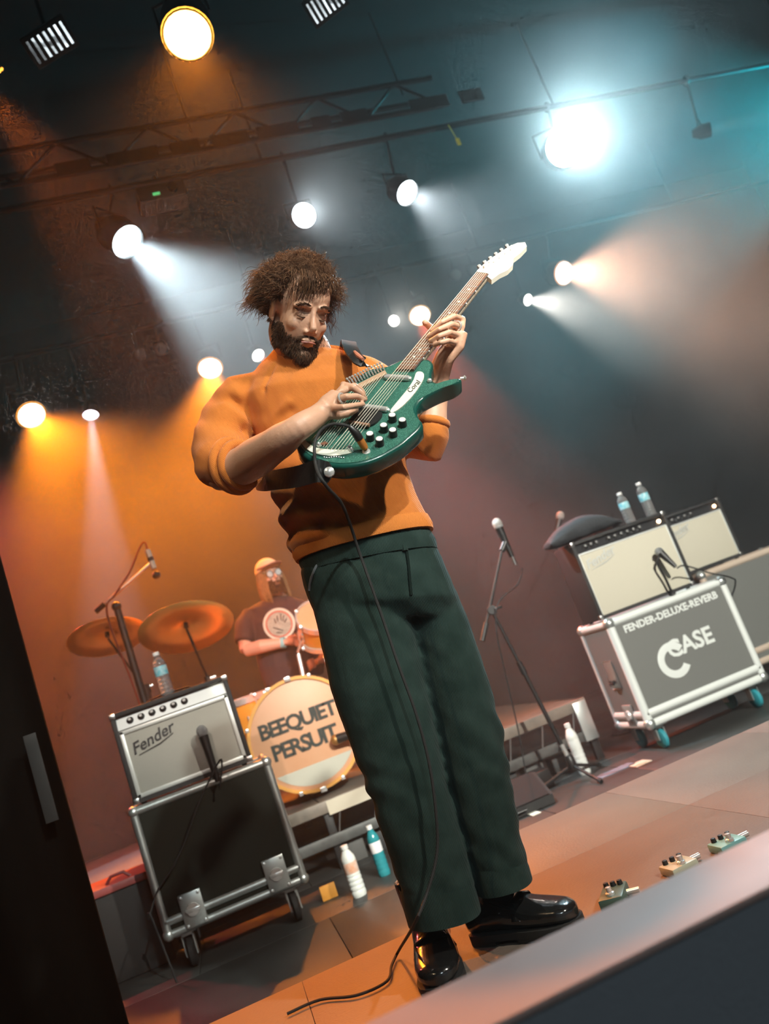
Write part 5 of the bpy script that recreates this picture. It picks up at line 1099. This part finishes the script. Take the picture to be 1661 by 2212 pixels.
g.ell(D(0.088, 0, -0.068), (0.012, 0.026, 0.010), DAX, 10)
for s in (-1, 1):
    g.ell(D(0.072, s * 0.032, 0.0), (0.014, 0.015, 0.012), DAX, 10); g.ell(D(-0.01, s * 0.080, -0.01), (0.02, 0.008, 0.03), DAX, 10); g.ell(D(0.06, s * 0.04, -0.03), (0.026, 0.022, 0.02), DAX, 10)
nb = WY(608, 1300, YD + 0.02)
g.tube([D(-0.02, 0, -0.03), D(-0.02, 0, -0.10), nb, WY(605, 1350, YD + 0.02)], [0.056, 0.058, 0.062, 0.08], 14)
E1 = WY(532, 1405, YD - 0.10); WRd = WY(614, 1388, YD - 0.20); HD = WY(636, 1386, YD - 0.22)
g.tube([WY(538, 1330, YD), WY(526, 1370, YD - 0.05), E1], [0.05, 0.048, 0.046], 12)
g.tube([E1, WY(565, 1396, YD - 0.17), WRd], [0.046, 0.047, 0.032], 12)
g.tube([WRd, lerp(WRd, HD, 0.6), HD], [0.032, 0.042, 0.036], 12, flat=0.6)
for k in range(4):
    a = HD + UZ * (0.028 - 0.019 * k); g.tube([a, a + Vector((0.035, -0.02, 0.0)), a + Vector((0.045, 0.0, -0.02)), a + Vector((0.025, 0.015, -0.03))], [0.011, 0.0105, 0.0095, 0.009], 8)
g.tube([lerp(WRd, HD, 0.5) + UZ * 0.03, HD + Vector((0.01, -0.03, 0.035)), HD + Vector((0.045, -0.035, 0.02))], [0.014, 0.012, 0.010], 8)
E2 = WY(718, 1400, YD - 0.02); H2 = WY(692, 1425, YD - 0.10)
g.tube([WY(690, 1322, YD), WY(706, 1365, YD - 0.05), E2], [0.05, 0.048, 0.046], 12); g.tube([E2, lerp(E2, H2, 0.6), H2], [0.046, 0.04, 0.032], 12)
g.tube([H2, H2 + Vector((-0.05, -0.04, -0.01))], [0.034, 0.034], 10, flat=0.6)
for k in range(4):
    a = H2 + Vector((-0.05, -0.04, 0.02 - 0.018 * k)); g.tube([a, a + Vector((-0.03, -0.02, 0)), a + Vector((-0.05, 0.0, -0.015))], [0.010, 0.010, 0.009], 8)
part('body', None, SKIN2, dr, mesh=remesh(g, 0.0055, 3, 'drummer_body'))
# T-shirt
def rg(L, R_, Y, b, n=24):
    L = WY(*L, Y); R_ = WY(*R_, Y); c = (L + R_) / 2; h = (R_ - L) / 2; d = Vector((0, 1, 0)) * b
    return [c + h * math.copysign(abs(cos(2 * pi * j / n)) ** 0.85, cos(2 * pi * j / n)) + d * math.copysign(abs(sin(2 * pi * j / n)) ** 0.85, sin(2 * pi * j / n)) for j in range(n)]
g = G().loft([rg((575, 1490), (700, 1455), YD, 0.13), rg((560, 1450), (704, 1420), YD, 0.145), rg((548, 1400), (704, 1385), YD, 0.14), rg((532, 1350), (702, 1345), YD, 0.135), rg((530, 1318), (692, 1315), YD, 0.11), rg((562, 1300), (664, 1300), YD, 0.08), rg((584, 1288), (634, 1290), YD + 0.01, 0.068)])
g.tube([WY(545, 1328, YD), WY(530, 1352, YD - 0.03), WY(527, 1388, YD - 0.07)], [0.072, 0.074, 0.070], 14)
g.tube([WY(684, 1326, YD), WY(704, 1355, YD - 0.03), WY(712, 1382, YD - 0.07)], [0.072, 0.074, 0.070], 14)
sh = remesh(g, 0.009, 4, 'tee'); displace(sh, lambda p, n: p + n * 0.006 * noise.noise(p * 9))
tee = part('t_shirt', None, TEE, dr, mesh=sh)
od = ORG[dr.name]; TBd = BVHTree.FromPolygons([v.co + od for v in sh.vertices], [list(p.vertices) for p in sh.polygons])
# emblem printed on the chest: concentric discs draped on the shirt
def decal(name, cx, cy, r0, r1, m, lift, par):
    n = 32; rings = []
    for r_ in np.linspace(max(r0, 0.5), r1, 6 if r0 == 0 else 2):
        row = []
        for j in range(n):
            a = 2 * pi * j / n; d = ray(cx + r_ * cos(a), cy + r_ * sin(a)).normalized(); h_ = TBd.ray_cast(CAM, d)
            row.append((h_[0] if h_[0] is not None else WY(cx, cy, YD - 0.14)) - d * lift)
        rings.append(row)
    return part(name, G().loft(rings, caps=False), m, par)
PR = mat('print_grey', (0.42, 0.42, 0.36), 0.8, var=(60, 0.5, (0.2, 0.2, 0.18)))
decal('round_emblem', 603, 1348, 0, 32, PR, 0.004, dr); decal('emblem_ring', 603, 1348, 30, 35, mat('print_pale', (0.62, 0.62, 0.54), 0.8), 0.0045, dr); decal('emblem_red_ring', 603, 1348, 26, 29, mat('print_red', (0.5, 0.14, 0.10), 0.8), 0.006, dr)
for (x0, y0, x1, y1) in ((598, 1330, 600, 1342), (606, 1326, 607, 1340), (613, 1329, 611, 1341), (592, 1337, 596, 1346), (619, 1336, 614, 1345), (590, 1356, 612, 1362), (597, 1366, 610, 1367)):
    pts_ = []
    for t_ in (0, 0.5, 1):
        d = ray(lerp(x0, x1, t_), lerp(y0, y1, t_)).normalized(); h_ = TBd.ray_cast(CAM, d)
        if h_[0] is not None: pts_.append(h_[0] - d * 0.005)
    if len(pts_) == 3: part('emblem_stroke', G().tube(pts_, 0.004, 5), mat('print_dark', (0.08, 0.07, 0.07), 0.8), dr)
# cap, hair, beard, glasses, wristband
CAPD = mat('pale_cap', (0.74, 0.62, 0.44), 0.8, bump=(50, 0.2))
g = G(); rings = []
for i in range(9):
    a = (pi / 2) * i / 8; rings.append([D(-0.012 + 0.106 * cos(a) * cos(2 * pi * j / 24), 0.088 * cos(a) * sin(2 * pi * j / 24), 0.045 + 0.092 * sin(a)) for j in range(24)])
cp = part('cap', G().loft(rings), CAPD, dr)
brim = [D(0.07 + 0.0 * 0, 0.082 * s, 0.048) for s in (-1, 1)]
bo = [D(0.05 + 0.105 * sin(pi * t) + 0.02, 0.080 * cos(pi * t), 0.050 + 0.012 * sin(pi * t)) for t in np.linspace(0, 1, 14)]
part('brim', G().prism([D(0.05, -0.078, 0.052), D(0.075, -0.04, 0.056), D(0.08, 0.0, 0.058), D(0.075, 0.04, 0.056), D(0.05, 0.078, 0.052)] + bo, DU * 0.006), mat('brown_brim', (0.30, 0.16, 0.13), 0.8), cp)
part('cap_stripe', G().tube([D(-0.012 + 0.109 * cos(a), 0.090 * sin(a), 0.068) for a in np.linspace(-1.3, 1.3, 14)], 0.006, 6), mat('cap_stripe', (0.25, 0.13, 0.15), 0.8), cp)
hg = G(); DRr = random.Random(5)
for k in range(520):
    a = DRr.uniform(0.55, 2 * pi - 0.55); rt = D(-0.012 + 0.098 * cos(a), 0.082 * sin(a), DRr.uniform(-0.01, 0.045)); L = DRr.uniform(0.12, 0.22); sd = math.copysign(1, sin(a)) ; pts = []
    for j in range(6):
        t_ = j / 5; pts.append(rt + DLF * sd * (0.022 * sin(pi * t_ * 0.7) + DRr.uniform(-0.003, 0.003)) - DU * L * t_ - DF * 0.012 * t_ + DF * (0.01 * t_ if abs(cos(a)) < 0.5 else 0))
    strand(hg, pts, 0.004)
part('hair', hg, HAIR2, dr, sharp=0)
bg = G()
for k in range(1100):
    az = DRr.uniform(-1.35, 1.35); u = DRr.uniform(-0.13, -0.05 if abs(az) < 0.5 else -0.03)
    if abs(az) < 0.3 and -0.080 < u < -0.060: continue
    rt = D(0.030 + 0.064 * cos(az), 0.064 * sin(az), u); dd = (DF * cos(az) * 0.4 + DLF * sin(az) * 0.4 - DU * 0.8); strand(bg, [rt, rt + dd * 0.012, rt + dd * 0.024], 0.0022)
part('beard', bg, mat('brown_beard', (0, 0, 0)), dr, sharp=0)
gl = part('glasses', G().torus(D(0.092, -0.033, 0.002), DF, 0.024, 0.0022, 20, 6).torus(D(0.092, 0.033, 0.002), DF, 0.024, 0.0022, 20, 6).cyl(D(0.097, -0.010, 0.006), D(0.097, 0.010, 0.006), 0.002).cyl(D(0.088, -0.057, 0.004), D(-0.01, -0.082, 0.006), 0.002).cyl(D(0.088, 0.057, 0.004), D(-0.01, 0.082, 0.006), 0.002), BLK, dr)
for s in (-1, 1): part('lens', G().lathe([(0.023, 0), (0.001, 0.002)], D(0.092, s * 0.033, 0.002), DF, 18), mat('spectacle_lens', (0.55, 0.65, 0.68), 0.1, coat=0.5), gl)
part('wristband', G().tube([lerp(WRd, E1, 0.09), lerp(WRd, E1, -0.02)], 0.037, 16), mat('cyan_band', (0.25, 0.55, 0.62), 0.6), dr)
# legs, mostly behind the drum
g = G(); hp = WY(620, 1475, YD)
for s, kx in ((-1, -0.05), (1, 0.34)):
    k_ = Vector((hp.x + kx, YD - 0.20, 0.88)); f_ = Vector((hp.x + kx, YD - 0.12, RZ + 0.06)); g.tube([Vector((hp.x + s * 0.09, YD, 0.95)), k_], [0.085, 0.07], 14); g.tube([k_, lerp(k_, f_, 0.5), f_], [0.068, 0.055, 0.05], 14); g.ell(k_, (0.072,) * 3, n=12)
g.tube([Vector((hp.x - 0.10, YD, 0.96)), Vector((hp.x + 0.10, YD, 0.96))], 0.12, 14)
part('trousers', None, mat('dark_denim', (0.03, 0.035, 0.05), 0.8), dr, mesh=remesh(g, 0.012, 3, 'drummer_trousers'))
g = G()
for kx in (-0.05, 0.34): g.ell((hp.x + kx, YD - 0.15, RZ + 0.036), (0.045, 0.13, 0.034), n=12)
part('shoes', g, LEA, dr)
th_ = thing('drum_throne', 'black round drum throne under the drummer', 'stool', (hp.x, YD, RZ))
part('seat', G().lathe([(0.001, 0.34), (0.12, 0.34), (0.13, 0.36), (0.13, 0.40), (0.11, 0.415), (0.001, 0.415)], (hp.x, YD + 0.09, RZ)), mat('black_vinyl', (0.015, 0.015, 0.015), 0.4), th_)
part('post', G().cyl((hp.x, YD + 0.09, RZ + 0.1), (hp.x, YD + 0.09, RZ + 0.35), 0.02), CHR, th_)
for k in range(3):
    a = pi / 2 + 2 * pi * k / 3; part('leg', G().cyl((hp.x, YD + 0.09, RZ + 0.2), (hp.x + 0.20 * cos(a), YD + 0.11 + 0.20 * sin(a), RZ + 0.013), 0.011), CHR, th_)
stk = WY(548, 1478, YD - 0.30); tip = WY(536, 1405, YD - 0.28)
solo('drumstick', G().tube([HD + Vector((0.05, 0.02, 0.0)), HD + Vector((0.035, -0.055, 0.02)), HD + Vector((0.0, -0.17, 0.04))], [0.007, 0.0065, 0.004], 10), mat('hickory', (0.72, 0.50, 0.26), 0.5), 'wooden drumstick in the drummer\'s hand', 'drumstick')

# ================================================================== stage haze
hm = bpy.data.materials.new('stage_haze'); hm.use_nodes = True
nt = hm.node_tree; nt.nodes.remove(nt.nodes['Principled BSDF']); N = nt.nodes; Lk = nt.links
vs = N.new('ShaderNodeVolumeScatter'); vs.inputs['Color'].default_value = (1, 1, 1, 1); vs.inputs['Anisotropy'].default_value = 0.35
ge = N.new('ShaderNodeNewGeometry'); sx = N.new('ShaderNodeSeparateXYZ'); Lk.new(ge.outputs['Position'], sx.inputs[0])
mr = N.new('ShaderNodeMapRange'); mr.interpolation_type = 'SMOOTHSTEP'; Lk.new(sx.outputs['Y'], mr.inputs['Value'])
for k, v in (('From Min', 3.7), ('From Max', 6.4), ('To Min', 0.0022), ('To Max', 0.100)): mr.inputs[k].default_value = v
nz = N.new('ShaderNodeTexNoise'); nz.inputs['Scale'].default_value = 0.9; nz.inputs['Detail'].default_value = 2.5; Lk.new(ge.outputs['Position'], nz.inputs['Vector'])
m2 = N.new('ShaderNodeMapRange'); Lk.new(nz.outputs['Fac'], m2.inputs['Value'])
for k, v in (('From Min', 0.3), ('From Max', 0.7), ('To Min', 0.35), ('To Max', 1.65)): m2.inputs[k].default_value = v
ml = N.new('ShaderNodeMath'); ml.operation = 'MULTIPLY'; Lk.new(mr.outputs['Result'], ml.inputs[0]); Lk.new(m2.outputs['Result'], ml.inputs[1])
Lk.new(ml.outputs[0], vs.inputs['Density'])
nt.links.new(vs.outputs['Volume'], N['Material Output'].inputs['Volume'])
hm.cycles.volume_step_rate = 1.0
SC.cycles.volume_max_steps = 20; SC.cycles.volume_step_rate = 3.0
hz = solo('haze', G().bb(-6.5, 9.5, -1.5, 9.4, -0.7, 5.9), hm, 'thin haze filling the whole stage', 'haze', kind='stuff')
